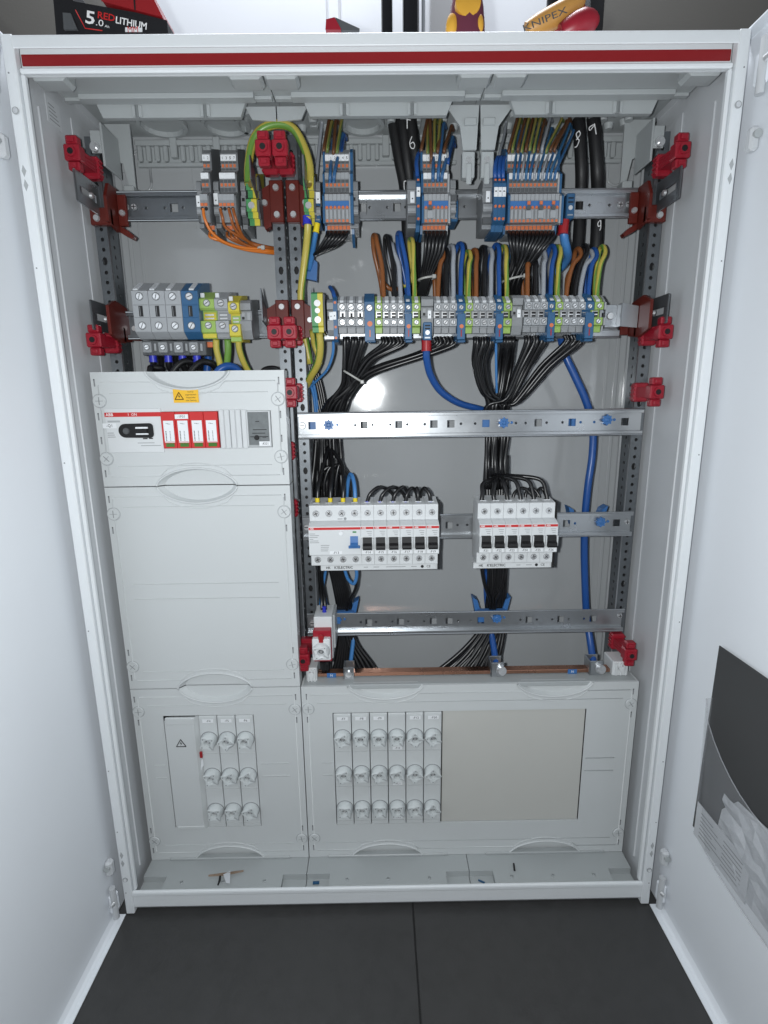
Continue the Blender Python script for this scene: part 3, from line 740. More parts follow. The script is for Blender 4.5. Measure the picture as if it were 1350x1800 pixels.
for i in range(6):
    breaker(-22.5 + i*18.0, 'white circuit breaker marked -F%d, in the row beside the wide residual current breaker' % (14+i), '-F%d' % (14+i))
for i in range(6):
    breaker(140.8 + i*18.05, 'white circuit breaker marked -F%d, in the right-hand row of six' % (21+i), '-F%d' % (21+i))
# wide residual current breaker
x0, x1 = -103.0, -31.6; xm = (x0+x1)/2
T = thing('residual_current_breaker', 'wide white residual current breaker with blue toggle, marked -F13', 'circuit breaker', (xm, 112, 481))
t = MB(); t.prism(MCBP, 'x', x0, x1, DEVW); t.build('body', T, 0.5)
for k in range(4):
    for z in (556, 489): term_screw(T, x0+9+k*18, 75, z, 4.6)
t = MB(); t.box(x0+0.4, x1-0.2, 57.75, 57.95, 536.8, 540.2, STRIPR); p = t.build('red_stripe', T)
t = MB(); text(t, 'ABB', 3.0, (x0+4.5, 57.65, 538.5), INKW); t.build('lettering', p)
t = MB(); t.box(x1-17, x1-1.2, 53, 58.2, 511, 514.5, TBLUEL, 0.8); t.prism([(58.2, 514.4), (51, 513.5), (50, 516), (55.5, 519), (56.5, 527.5), (58.2, 527.5)], 'x', x1-14.5, x1-3.8, TBLUEL); t.build('toggle', T, 0.4, label='bright blue toggle')
t = MB(); t.cyl((xm+8.5, 57.9, 532), (0, -1, 0), 3.2, 1.4, LABELW, 16, 2.9); t.build('test_button', T)
t = MB(); t.box(x1-11, x1-6, 57.7, 57.95, 532.2, 534.4, TGREEN); t.build('indicator', T, label='small green indicator window')
t = MB()
for k, (a, b_) in enumerate(((1, 9), (1, 14), (1, 12), (1, 6), (1, 13), (1, 14))): t.box(x0+a, x0+b_, 57.8, 57.95, 531-k*2.5, 531.7-k*2.5, INKG)
for k in range(4): t.box(x0+16, x0+28-k*0.8, 57.8, 57.95, 514.5-k*2.6, 515.2-k*2.6, INKG)
t.box(x0+39, x0+46, 74.8, 74.95, 547.6, 548.6, INKG); t.cyl((x0+49.5, 74.95, 548.3), (0, -1, 0), 2.0, 0.15, INKG, 12)
tag(t.build('fine_print', T), kind='stuff')
t = MB(); t.box(xm-7.5, xm+9.5, 57.7, 57.97, 501.8, 506.4, LABELW); lb = t.build('marker', T)
t = MB(); text(t, '-F13', 4.8, (xm+1.2, 57.55, 504)); t.build('lettering', lb)
for k in range(4):
    t = MB(); t.box(x0+4+k*18, x0+14+k*18, 80, 94, 569, 570.6, DEVG, 0.3); t.build('wire_entry', T)
# comb busbars under the breakers
def comb_bar(xa, xb, label, letters):
    T = thing('comb_busbar', label, 'busbar', ((xa+xb)/2, 90, 470), 'comb busbars under the breakers')
    t = MB(); t.box(xa, xb, 80, 92, 470.5, 479.4, DEVW, 0.8); t.build('housing', T)
    t = MB()
    text(t, 'HK', 5.0, (xa+11, 79.7, 475), sx=0.9); text(t, 'K’ELECTRIC', 5.4, (xa+33, 79.7, 475.2), sx=0.95); text(t, 'CE', 5.0, (xb-13, 79.7, 475.2))
    for a, b_ in ((62, 68), (76, 84), (94, 122), (130, 138)):
        if xa+b_ < xb-16: t.box(xa+a, xa+b_, 79.75, 79.95, 474.9, 475.7, INKG)
    t.cyl((xb-22, 79.95, 475.2), (0, -1, 0), 2.2, 0.2, INK, 12)
    tag(t.build('lettering', T), kind='stuff')
    t = MB(); t.box(xb, xb+2.2, 76, 108, 472, 568, BLACKP); t.build('shadow_strip', T, label='thin black strip painting the shadow beside the breakers')  # black strip stands in for the shadow cast beside the breaker row
comb_bar(-91, 77.0, 'printed comb busbar under the left breaker row', 1)
comb_bar(128.5, 241.5, 'printed comb busbar under the right breaker row', 1)
# ================================================================== devices in the upper left cover's window
T = thing('main_switch', 'white main switch with red band and black sunk handle, marked -Q1', 'switch', (-325, 90, 640))
t = MB(); t.box(-361, -288.4, 57.2, 100, 646, 703, DEVW, 0.5); t.build('body', T)
t = MB(); t.box(-361, -288.6, 56.8, 57.15, 692.6, 698.2, STRIPR); p = t.build('red_stripe', T)
t = MB(); text(t, 'ABB', 5.4, (-354.5, 56.6, 695.3), INKW); text(t, 'I', 4.8, (-330, 56.6, 695.3), INKW); text(t, 'ON', 4.8, (-322.5, 56.6, 695.3), INKW); tag(t.build('lettering', p), kind='stuff')
hc = at(239, 757, 57); t = MB()
pts = [(hc.x-13+9*math.cos(a), hc.z+9*math.sin(a)) for a in [math.pi/2+math.pi*i/10 for i in range(11)]] + [(hc.x+22+0*math.cos(a)-4+5*math.cos(a), hc.z+(4.5 if math.sin(a) > 0 else -4.5)+5*math.sin(a)) for a in [-math.pi/2+math.pi*i/10 for i in range(11)]]
t.prism(pts, 'y', 55.2, 57.1, BLACKP); hb = t.build('handle_recess', T, 0.4)
t = MB(); t.box(hc.x+1, hc.x+17, 53.6, 55.1, hc.z+2.6, hc.z+4.8, SCREW); t.build('handle_bar', hb)
t = MB(); t.box(hc.x+1, hc.x+17, 53.6, 55.1, hc.z-5.2, hc.z-3.4, SCREW); t.build('handle_bar', hb)
t = MB(); t.box(hc.x+4, hc.x+16, 52.2, 55.1, hc.z-3.2, hc.z+2.4, BLACKP, 0.8); t.build('handle', hb)
t = MB(); t.cyl((hc.x-12, 55.1, hc.z-0.3), (0, -1, 0), 4.4, 1.2, TDARK, 14, 3.6); t.build('lock_button', hb)
t = MB(); t.box(hc.x+8, hc.x+14, 56.8, 57.15, hc.z-11.2, hc.z-9.8, BLACKP); t.box(hc.x+16, hc.x+21, 56.8, 57.15, hc.z-11.0, hc.z-9.6, BLACKP)
for k in range(3): t.box(-360, -352+k, 56.9, 57.15, 671.5-k*2.6, 672.3-k*2.6, INKG)
t.box(-358, -342, 56.95, 57.15, 685.6, 688, DEVG)
t.box(-322, -300, 56.95, 57.15, 658.2, 658.9, INKG); t.box(-318, -292, 56.95, 57.15, 654.6, 655.3, INKG)
tag(t.build('fine_print', T), kind='stuff')
lc = at(193, 748.5, 57); t = MB(); t.box(lc.x-9, lc.x+9, 56.7, 57.1, lc.z-3.2, lc.z+3.2, LABELW); lb = t.build('marker', T)
t = MB(); text(t, '-Q1', 5.2, (lc.x, 56.5, lc.z)); t.build('lettering', lb)
for i in range(4):
    xa = -288.2 + i*18.5; xb = xa + 18.2
    T = thing('surge_arrester', 'red surge arrester cartridge with green window, ' + ('leftmost, beside the black handle' if i == 0 else ('second, under the -1F01 tag' if i == 1 else ('third from the black handle' if i == 2 else 'rightmost, beside the ribbed blank'))), 'surge arrester', ((xa+xb)/2, 90, 640), 'red surge arresters')
    t = MB(); t.box(xa, xb, 55.5, 100, 651, 698.2, RED if False else STRIPR, 0.6); t.build('cartridge', T)
    t = MB(); t.box(xa+2.8, xa+16, 54.9, 55.4, 658.5, 687, LABELW, 0.15); lb = t.build('paper_label', T)
    t = MB()
    t.box(xa+6, xa+9.5, 54.75, 54.88, 683, 683.6, INKG); t.box(xa+8.5, xa+12, 54.75, 54.88, 682.4, 683, INKG)
    for k in range(7): t.box(xa+4.8, xa+6.0, 54.75, 54.88, 661+k*1.9, 662.2+k*1.9, INK)
    for k in range(7): t.box(xa+10.2, xa+11.2, 54.75, 54.88, 661+k*1.9, 662.2+k*1.9, INKG)
    t.box(xa+3, xa+15.8, 54.75, 54.88, 659.4, 659.9, STRIPR)
    tag(t.build('fine_print', lb), kind='stuff')
    t = MB(); t.box(xa+4, xa+15, 55.0, 55.45, 653, 657.8, mat('green_status_window', (0.05, 0.16, 0.02), 0.3)); t.build('status_window', T)
    if i == 1:
        t = MB(); t.box(xa+0.2, xa+17.5, 54.8, 55.4, 689, 695, LABELW, 0.4); lb = t.build('marker', T)
        t = MB(); text(t, '-1F01', 4.6, (xa+8.8, 54.7, 692)); t.build('lettering', lb)
CLEAR = mat('milky_translucent_plastic', (0.62, 0.64, 0.65), 0.3, var=0.03)
T = thing('blanking_strip', 'milky ribbed blanking strip between the red cartridges and the relay', 'blanking strip', (-196, 70, 645))
for i in range(5):
    t = MB(); t.box(-213.6+i*7.3, -206.7+i*7.3, 57.0 - (0.8 if i % 2 else 0), 62, 649.5, 700.5, CLEAR, 1.0); t.build('rib', T)
T = thing('monitoring_relay', 'grey relay with small black knob behind a clear lid, marked -K01', 'relay', (-162, 90, 645))
t = MB(); t.box(-177.4, -146.2, 58.5, 100, 650.8, 698.4, DEVG, 0.5); t.build('body', T)
t = MB(); t.box(-175.6, -148.8, 57.6, 58.4, 654, 696.6, mat('relay_face_print', (0.17, 0.185, 0.19), 0.28, var=0.35, scale=120)); fc = t.build('face', T)
t = MB()
for k, (a, b_) in enumerate(((-166, -161), (-170, -152), (-171, -154), (-174, -150))): t.box(a, b_, 57.45, 57.58, 684-k*4.6 - (6 if k else 0), 685-k*4.6 - (6 if k else 0), INK)
t.box(-158, -153, 57.45, 57.58, 663.4, 664, INK); tag(t.build('fine_print', fc), kind='stuff')
t = MB(); t.cyl((-165.5, 57.5, 663.5), (0, -1, 0), 3.4, 2.2, BLACKP, 14, 3.0); t.build('knob', fc)
for (a, b_, c, d) in ((-177.2, -175.8, 652, 698), (-148.6, -146.6, 652, 698), (-175.7, -148.7, 696.7, 698)):
    t = MB(); t.box(a, b_, 56.4, 58.4, c, d, CLEAR, 0.4); t.build('lid_frame', T)
t = MB(); t.box(-162.5, -147.5, 56.6, 57.4, 652.6, 658.6, LABELW, 0.2); lb = t.build('marker', T)
t = MB(); text(t, '-K01', 4.8, (-154.5, 56.45, 655.6)); t.build('lettering', lb)
# ================================================================== fuse strips with screw caps
STAR = []
for i in range(24):
    a = 2*math.pi*i/24; d = abs((math.degrees(a) % 90) - 45)/45.0      # 0 at the points (45 deg), 1 between
    STAR.append((a, 8.4 + 5.4*(1-d)**1.5))
def make_cap(parent, x, y, z, rot, m=None):
    m = m or CAPM
    t = MB(); n = 24
    t.cyl((x, y+0.4, z), (0, -1, 0), 13.3, 0.5, INKG, n); t.cyl((x, y+0.5, z), (0, -1, 0), 12.3, 3.0, m, n, 12.2)  # dark disc paints the shadowed gap around the cap
    # dome body from the round collar to the star face
    rings = [(y-2.5, lambda k: 12.2), (y-5, lambda k: 12.1), (y-7.5, lambda k: 11.4*0.7+0.3*STAR[k][1]), (y-10.6, lambda k: STAR[k][1]*0.97), (y-11.4, lambda k: STAR[k][1]*0.97-0.8)]
    V = []
    for yy, fr in rings:
        for k in range(n):
            a = STAR[k][0] + rot; V.append((x + fr(k)*math.cos(a), yy, z + fr(k)*math.sin(a)))
    F = [(r*n+k, r*n+(k+1) % n, (r+1)*n+(k+1) % n, (r+1)*n+k) for r in range(len(rings)-1) for k in range(n)]
    t.add(V, F, m, True)
    inner = [(x+5.2*math.cos(STAR[k][0]+rot), y-10.6, z+5.2*math.sin(STAR[k][0]+rot)) for k in range(n)]
    bot = [(x+3.6*math.cos(STAR[k][0]+rot), y-5, z+3.6*math.sin(STAR[k][0]+rot)) for k in range(n)]
    last = V[-n:]
    t.add(last + inner, [(k, (k+1) % n, n+(k+1) % n, n+k) for k in range(n)], m)
    t.add(inner + bot, [(k, (k+1) % n, n+(k+1) % n, n+k) for k in range(n)], m, True)
    t.add(bot, [tuple(range(n))], TDARK); t.cyl((x, y-5.1, z), (0, -1, 0), 2.2, 1.5, SCREW, 10)
    o = t.build('screw_cap', parent)
    for q in range(4):
        a = math.pi/4 + q*math.pi/2 + rot; c = Vector((x+9.6*math.cos(a), y-11.55, z+9.6*math.sin(a)))
        if q == 3:      # one point carries a radial groove
            u = Vector((math.cos(a), 0, math.sin(a))); w = Vector((-math.sin(a), 0, math.cos(a)))
            s = MB(); s.prism([(0, 0), (0, 0)], 'y', 0, 0, m) if False else s.add([c-u*4.4-w*1.3, c+u*2.6-w*0.9, c+u*2.6+w*0.9, c-u*4.4+w*1.3], [(0, 1, 2, 3)], DEVG); s.build('groove', o)
        else:
            s = MB(); s.cyl(c, (0, -1, 0), 1.0, 0.15, INKG, 8); s.build('pin_hole', o)
def fuse_strip(x, w, label, code, rots, extra=None):
    T = thing('fuse_strip', label, 'fuse strip', (x, 80, 60), 'fuse strips with three screw caps')
    t = MB(); t.box(x-w/2+0.5, x+w/2-0.5, 57.6, 90, 61.4, 254.6, COVER, 0.8); t.build('strip', T)
    for z in (192, 131, 69):
        t = MB(); t.tube([(x-w/2+1, 57.4, z), (x+w/2-1, 57.4, z)], 0.5, COVER, 6); t.build('ledge', T)
    t = MB(); t.box(x-w/2+2, x+w/2-2, 56.9, 57.5, 243, 252.4, COVER, 0.4); p = t.build('label_holder', T)
    if code:
        t = MB(); t.box(x-7.5, x+8.5, 56.5, 56.85, 244.5, 250, LABELW); lb = t.build('marker', p) if False else t.build('marker', T)
        t = MB(); text(t, code, 5.0, (x+1.5, 56.35, 247.2)); t.build('lettering', lb)
    for k, z in enumerate((216, 154, 92)): make_cap(T, x, 57.3, z, math.radians(rots[k]))
    for (cd, z) in (extra or ()):
        t = MB(); t.box(x-6.5, x+8, 56.6, 57.4, z-2.6, z+2.6, LABELW, 0.1); lb = t.build('marker', T)
        t = MB(); text(t, cd, 4.4, (x+1, 56.45, z)); t.build('lettering', lb)
wL = 27.2
for i, (x, cd) in enumerate(((-265.0, '-F4'), (-237.8, '-F5'), (-210.6, '-F6'))):
    fuse_strip(x, wL, 'grey fuse strip marked %s in the lower left cover' % cd, cd, ((-8, 12, -2), (42, 18, 4), (2, 30, 24))[i])
for i, cd in enumerate(('-F7', '-F8', '-F9', None, '-F12', '-F20')):
    fuse_strip(-65.3 + i*27.05, 27.0, 'grey fuse strip ' + ('marked %s in the wide lower cover' % cd if cd else 'with an empty label holder, marked -F10 below its top cap'), cd,
               ((22, 18, -2), (4, 8, 4), (0, 20, 0), (-2, 16, 6), (48, 40, 12), (30, 44, 40))[i],
               None if cd else (('-F10', 196.5), ('-F5.1', 134.5), ('-F6.2', 74.5)))
# beige blank, flap
T = thing('beige_blank', 'plain beige blank filling the right of the wide lower cover', 'blanking plate', (191, 70, 60))
t = MB(); t.box(84.8, 298.8, 60.8, 64, 61.2, 255.4, BLANKM, 0.6); t.build('sheet', T)
t = MB(); t.box(83.4, 84.6, 61, 66, 61, 255.5, BLACK); t.build('dark_gap', T)
t = MB(); t.box(298.9, 299.4, 60, 66, 62, 255.2, BLACK); t.build('dark_gap', T)
T = thing('cable_flap', 'plain grey flap with a black lightning triangle beside the -F4 strip', 'flap', (-305, 70, 60))
t = MB(); t.box(-328.4, -284, 54.5, 60, 66, 250, COVER, 0.8); t.build('door_leaf', T)
t = MB(); t.box(-327, -283.2, 53.6, 58, 243, 254.6, COVER, 1.2); t.build('top_edge', T)
t = MB(); t.box(-327, -283.2, 54.0, 58, 60.5, 66.5, COVER, 1.2); t.build('bottom_edge', T)
t = MB(); t.prism([(-283.8, 54.6), (-279, 60.5), (-283.8, 60.5)], 'z', 61, 254, COVER); t.build('hinge_edge', T)
t = MB(); t.box(-331, -328.6, 60.5, 64, 66, 254, BLACK); t.build('dark_gap', T)
t = MB(); bolt_sign(t, (at(318, 1308, 54).x, at(318, 1308, 54).z), 7.2, INK, 54.2); tag(t.build('lightning_sign', T), kind='stuff')
c = at(354, 1328, 55); t = MB(); t.box(c.x-2.4, c.x+1.6, 54, 57, c.z-4, c.z+6, FERR, 0.5); t.build('tape_scrap', T, label='dark red scrap of tape')
c = at(356, 1342, 55); t = MB(); t.prism([(c.x-3, c.z-11), (c.x+1.8, c.z-2), (c.x+1.6, c.z+8), (c.x-0.6, c.z+7)], 'y', 53.6, 54.4, LABELW); t.build('torn_paper', T, label='torn white paper edge')
# ================================================================== single fuse switch at the lower left of the open field
T = thing('fuse_switch', 'white and red fuse switch with one screw cap on the lowest rail', 'fuse switch', (-90, 115, 340))
t = MB(); t.box(-103, -76.5, 70, 116, 338, 404, DEVW, 1.0); t.build('body', T)
t = MB(); t.box(-103.4, -77.4, 58, 72, 340, 388, RED, 1.0); t.build('red_carrier', T)
t = MB(); t.box(-104, -78, 50, 60, 345.5, 379, DEVW, 1.4); ff = t.build('front_plate', T)
make_cap(T, -91, 51.5, 362, math.radians(8), DEVW)
t = MB(); t.box(-95, -87, 48.8, 56, 372, 384, FERR, 2.0); t.build('red_lug', T)
t = MB(); t.box(-72.8, -76.2, 76, 118, 352, 404, DEVG, 0.8); t.build('side_plate', T)
t = MB(); t.cyl((-90, 62, 339), (0, 0.2, -1), 6, 14, BLACKP, 12, 5); t.build('cable_boot', T)
# ================================================================== copper bar
YB2 = 84.0
T = thing('copper_busbar', 'bare copper neutral bar along the top of the wide lower cover', 'busbar', (120, YB2, 300))
t = MB(); t.box(-108, 352, YB2, YB2+14, 301, 306.5, COPPER, 0.5); t.build('bar', T)
for px in (583, 1005):
    c = at(px, 1193, YB2); t = MB(); t.box(c.x-7, c.x+7, YB2-0.7, YB2-0.2, 299.5, 307, TBLUEL, 0.2); lb = t.build('neutral_sticker', T, label='small blue sticker with a white N')
    t = MB(); text(t, 'N', 5.5, (c.x, YB2-0.85, 303.2), INKW); t.build('lettering', lb)
def clamp(px, label, big):
    c = at(px, 1184, YB2-4); T = thing('busbar_clamp', label, 'clamp', (c.x, YB2, 300), 'clamps on the copper bar')
    w = 8 if not big else 10
    t = MB(); t.box(c.x-w, c.x+w, YB2-5, YB2-2.4, 297, 318+4*big, ZINC, 0.6); t.box(c.x-w, c.x-w+2, YB2-5, YB2+18, 298, 318+4*big, ZINC, 0.5); t.box(c.x-w+2.2, c.x+w, YB2+16, YB2+18, 298, 318+4*big, ZINC, 0.5)
    t.build('stirrup', T)
    t = MB()
    if big: t.cyl((c.x+5, YB2-5, 310), (0.25, -1, 0.2), 7.5, 6, SCREW, 16, 6.6)
    else: t.cyl((c.x, YB2-5, 308), (0, -1, 0), 4.6, 3, SCREW, 14)
    t.build('screw', T)
clamp(613, 'small steel clamp on the copper bar near the fuse switch', 0)
clamp(874, 'steel clamp with large screw holding the blue cable near the middle of the copper bar', 1)
clamp(1047, 'steel clamp with large screw at the right end of the copper bar', 1)
for sx, px, py, lb in ((-1, 548, 1183, 'white busbar support under the lower middle red holder'), (1, 1090, 1172, 'white busbar support at the lower right')):
    c = at(px, py, 78); T = thing('busbar_support', lb, 'support', (c.x, 90, c.z-15), 'white busbar supports')
    w = 8 if sx < 0 else 12
    t = MB(); t.box(c.x-w, c.x+w, 76, 110, c.z-14, c.z+9, DEVW, 1.5)
    for k in (-1, 0, 1): t.box(c.x+k*w*0.6-1, c.x+k*w*0.6+1, 73, 76.2, c.z-12, c.z+7, DEVW, 0.4)
    t.build('block', T)
    t = MB(); t.cyl((c.x, 75.9, c.z), (0, -1, 0), 4.6, 4.5, DEVW, 14, 4.0); t.build('boss', T)
# ================================================================== blue cable holders on the rails
def blue_holder(px, py, label, wings):
    c = at(px, py, 119); T = thing('cable_holder', label, 'cable holder', (c.x, 121, c.z-8), 'blue cable holders')
    t = MB(); pts = []
    for i in range(16):
        a = 2*math.pi*i/16; r = 8.2 if i % 2 == 0 else 5.8; pts.append((c.x + r*math.cos(a), c.z + r*math.sin(a)))
    t.prism(pts, 'y', 115.5, 120.8, TBLUEL); t.build('star_knob', T, 0.6)
    t = MB(); t.cyl((c.x, 115.6, c.z), (0, -1, 0), 4.2, 1.6, TBLUEL, 4, 2.4); t.build('knob_tip', T)
    t = MB(); t.cyl((c.x+12, 120.7, c.z), (0, -1, 0), 2.0, 1.0, TBLUEL, 10); t.build('peg', T)
    if wings:
        for s in (-1, 1):
            t = MB(); t.prism([(c.x+wings[0]+s*12, c.z-12), (c.x+wings[0]+s*22, c.z+wings[1]), (c.x+wings[0]+s*30, c.z+wings[1]+5), (c.x+wings[0]+s*22, c.z-10)], 'y', 132, 150, TBLUEL); t.build('jaw', T, 0.6)
        t = MB(); t.box(c.x+wings[0]-22, c.x+wings[0]+22, 124, 134, c.z-10, c.z+10, TBLUEL, 1); t.build('back_plate', T)
blue_holder(578, 747, 'blue star cable holder at the left end of the empty slotted rail', (-6, 10))
blue_holder(885, 743, 'blue star cable holder in the middle of the empty slotted rail', (-8, 10))
blue_holder(1066, 738, 'blue star cable holder at the right end of the empty slotted rail', (-26, 10))
blue_holder(1055, 917, 'blue star cable holder on the breaker rail beside the blue cable', (-14, 16))
blue_holder(873, 1086, 'blue star cable holder in the middle of the lowest rail', (-6, 24))
blue_holder(592, 1089, 'blue star cable holder beside the fuse switch', (4, 22))
# ================================================================== tall push-in terminals on the top rail
TMID = mat('terminal_mid_grey', (0.15, 0.157, 0.165), 0.5, var=0.06, scale=70)
def zy(py, Y, px=600): return at(px, py, Y).z
def strip(mb, x0, x1, Y, p0, p1, m, px, d=0.6, b=0.0):
    mb.box(x0, x1, Y-d, Y-0.02, zy(p1, Y, px), zy(p0, Y, px), m, b)
def tall_terminal(x, w, px, label, group, body=TGREY, markA=True, markB=False, bridge=True, wide=False, num=None, left=False):
    T = thing('tall_terminal', label, 'terminal block', (x, 150, zy(428, 148, px)), group)
    A, B, C, D = 112, 100, 88, 112
    h = w/2-0.12
    pr = [(149, zy(266, 149, px)), (118, zy(264, 118, px)), (A, zy(270, A, px)), (A, zy(301, A, px)), (B, zy(303, B, px)), (B, zy(338, B, px)), (C, zy(341, C, px)), (C, zy(391, C, px)), (D, zy(395, D, px)), (D, zy(413, D, px)), (138, zy(424, 138, px)), (149, zy(424, 149, px))]
    t = MB(); t.prism(pr, 'x', x-h, x+h, body)
    strip(t, x-h+.3, x+h-.3, A, 284, 287.6, TDARK, px, 0.3); strip(t, x-h+.3, x+h-.3, A, 296, 300, TDARK, px, 0.3)
    strip(t, x-h+.3, x+h-.3, B, 316, 321.4, TDARK, px, 0.3); strip(t, x-h+.3, x+h-.3, B, 330, 337.4, TDARK, px, 0.3)
    strip(t, x-h+.1, x+h-.1, C, 341.5, 352, TGREYL, px, 0.3)
    t.box(x-h+.2, x+h-.2, D-0.3, D-.02, zy(412.5, D, px), zy(405, D, px), TDARK)
    t.build('body', T)
    if markA:
        t = MB(); strip(t, x-h-.05, x+h+.05, A, 272, 283, LABELW, px, 1.0, 0.3); mk = t.build('marker', T)
        if num: t = MB(); text(t, num, 4.6, (x, A-1.15, zy(278.5, A, px))); t.build('lettering', mk)
    if markB:
        t = MB(); strip(t, x-h-.05, x+h+.05, B, 304, 314.5, LABELW, px, 1.0, 0.3); t.build('marker', T)
    else:
        t = MB(); strip(t, x-h, x+h, B, 304, 314.5, TGREYL, px, 0.6); t.build('front_rib', T)
    for Y, p0, p1, ww in ((A, 289, 294.5, 0.62), (B, 322.6, 328, 0.62)):
        t = MB(); strip(t, x-h*ww, x+h*ww, Y, p0, p1, ORANGE, px, 1.0, 0.25); t.build('release_lever', T)
    if left:
        t = MB(); strip(t, x-h*.8, x+h*.8, C, 357, 362.5, ORANGE, px, 1.0, 0.25); t.build('release_lever', T)
        t = MB(); t.cyl((x, C-.05, zy(367, C, px)), (0, -1, 0), 2.3, 0.3, BLACK, 10); t.build('wire_hole', T)
    else:
        if bridge:
            t = MB(); strip(t, x-h-.1, x+h+.1, C, 353.5, 365.5, TBLUEL, px, 0.9); t.build('marking_bar', T)
        t = MB(); t.cyl((x, C-0.9, zy(365, C, px)), (0, -1, 0), 2.0, 0.9, ORANGE, 10, 1.4); t.build('release_lever', T)
        t = MB(); strip(t, x-h*.55, x+h*.55, C, 368.5, 385, TGREYL, px, 0.9, 0.25); t.build('slider', T)
        t = MB(); strip(t, x-h*.6, x+h*.6, C, 386, 390.5, ORANGE, px, 0.8, 0.2); t.build('release_lever', T)
    t = MB(); strip(t, x-h*.86, x+h*.86, D, 397, 404, ORANGE, px, 1.0, 0.25); t.build('release_lever', T)
    t = MB(); t.cyl((x, D-.35, zy(408.5, D, px)), (0, -1, 0), 2.2, 0.3, BLACK, 10); t.build('wire_hole', T)
    return T
def side_plate(x0, x1, px, m, label, p1=428, big=True):
    T = thing('end_plate', label, 'end plate', ((x0+x1)/2, 150, zy(p1, 140, px)), 'terminal end plates')
    pr = [(150, zy(263, 150, px)), (118, zy(262, 118, px)), (111, zy(268, 111, px)), (110.5, zy(300, 111, px)), (101, zy(303, 99, px)), (98.5, zy(306, 99, px)), (98.5, zy(338, 98, px)), (89, zy(341, 87, px)), (86.5, zy(344, 86, px)), (86.5, zy(392, 86, px)), (110, zy(397, 110, px)), (112, zy(412, 112, px)), (134, zy(p1, 134, px)), (150, zy(p1, 150, px))]
    t = MB(); t.prism(pr, 'x', x0, x1, m); t.build('plate', T)
    t = MB(); t.prism([(a[0]+3, a[1]-1.5) for a in pr[6:10]] + [(122, zy(390, 122, px)), (122, zy(345, 122, px))], 'x', x1+0.02, x1+0.35, m); t.build('rib', T)
def end_stop(px, w, label, p0=315, p1=400, Y=104):
    c = at(px, 355, Y); x0, x1 = c.x-w/2, c.x+w/2
    T = thing('end_stop', label, 'end stop', (c.x, 150, zy(p1, Y, px)), 'grey rail end stops')
    z = lambda p: zy(p, Y, px)
    t = MB(); t.prism([(148, z(p0)), (Y+5, z(p0)), (Y+2, z(p0+4)), (Y, z(p0+18)), (Y+3, z(p0+20)), (Y+3, z(p0+27)), (Y, z(p0+28)), (Y, z(p0+46)), (Y-4, z(p0+50)), (Y-4, z(p0+63)), (Y+2, z(p0+66)), (Y+4, z(p0+70)), (Y+2, z(p1)), (148, z(p1))], 'x', x0, x1, TGREY)
    t.build('body', T, 0.5)
    t = MB(); t.box(c.x-1.8, c.x+1.8, Y-0.3, Y, z(p0+38), z(p0+32), BLACK); t.build('socket', T)
    t = MB(); t.box(x0+0.4, x1-0.4, Y-4.4, Y-4.02, z(p0+60), z(p0+55), TGREYL, 0.2); t.build('ledge', T)
    t = MB(); t.box(x0+0.3, x1+1.5, Y-1, Y+14, z(p1-8), z(p1-20), TDARK, 0.6); t.build('foot', T)
    return T
# left pair and left four
def xat(px, Y, py): return at(px, py, Y).x
xg = [xat(356.5, 100, 310), xat(363.2, 100, 310)]
for i, x in enumerate(xg): tall_terminal(x, 5.2, 357, 'grey terminal with orange levers, %s of the left pair on the top rail' % ('left one' if i == 0 else 'right one'), 'grey terminals wired in orange', markB=True, bridge=False, num='12'[i], left=True)
xg = [xat(389 + k*6.9, 100, 310) for k in range(4)]
for i, x in enumerate(xg): tall_terminal(x, 5.2, 398, '%s grey terminal with orange levers in the group of four on the top rail' % ORD[i].capitalize(), 'grey terminals wired in orange', markB=True, bridge=False, num='1357'[i], left=True)
side_plate(xat(367.2, 100, 310), xat(369.6, 100, 310), 368, TMID, 'dark grey end plate right of the pair of orange wired terminals')
side_plate(xat(413.8, 100, 310), xat(416.4, 100, 310), 414, TMID, 'dark grey end plate right of the four orange wired terminals')
end_stop(350.5, 6, 'grey end stop left of the pair of orange wired terminals')
end_stop(381, 6.5, 'grey end stop left of the four orange wired terminals')
for k, (px, py, lb) in enumerate(((349, 353, 'white marker tag beside the pair of orange wired terminals'), (379.5, 349, 'white marker tag beside the four orange wired terminals'), (559, 347, 'white marker tag at the left of the middle left terminal group'), (725, 346, 'white marker tag left of the terminals with one dark hole'), (858, 345, 'white marker tag left of the three slim blue terminals'))):
    c = at(px, py, 99); T = thing('marker_tag', lb, 'marker', (c.x, 99, c.z-7), 'white marker tags'); t = MB(); t.box(c.x-2.8, c.x+2.8, 98.2, 99.4, c.z-7, c.z+6, LABELW, 0.3); t.build('tag', T)
    t = MB(); t.box(c.x-0.8, c.x+0.8, 98.0, 98.15, c.z-3, c.z-1.6, INK); t.build('print', T)
# middle left group
w2 = 5.15; xs = [xat(574.8 + k*7.05, 100, 325) for k in range(6)]
for i, x in enumerate(xs): tall_terminal(x, w2, 592, '%s grey terminal of six between two blue plates, top rail' % ORD[i].capitalize(), 'six terminals between blue plates', num=' 12345'[i].strip() or None)
side_plate(xs[0]-w2/2-2.6, xs[0]-w2/2-0.1, 566, TBLUE, 'blue end plate left of the six terminals nearest the middle posts')
side_plate(xs[-1]+w2/2+1.6, xs[-1]+w2/2+5.0, 616, TBLUE, 'blue end plate right of the six terminals nearest the middle posts', 436)
side_plate(xs[-1]+w2/2+0.1, xs[-1]+w2/2+1.5, 614, TGREYL, 'light grey spacer plate beside the six terminals nearest the middle posts')
end_stop(622.5, 10, 'grey end stop right of the six terminals nearest the middle posts')
end_stop(558, 8, 'grey end stop left of the six terminals nearest the middle posts', 316, 372)
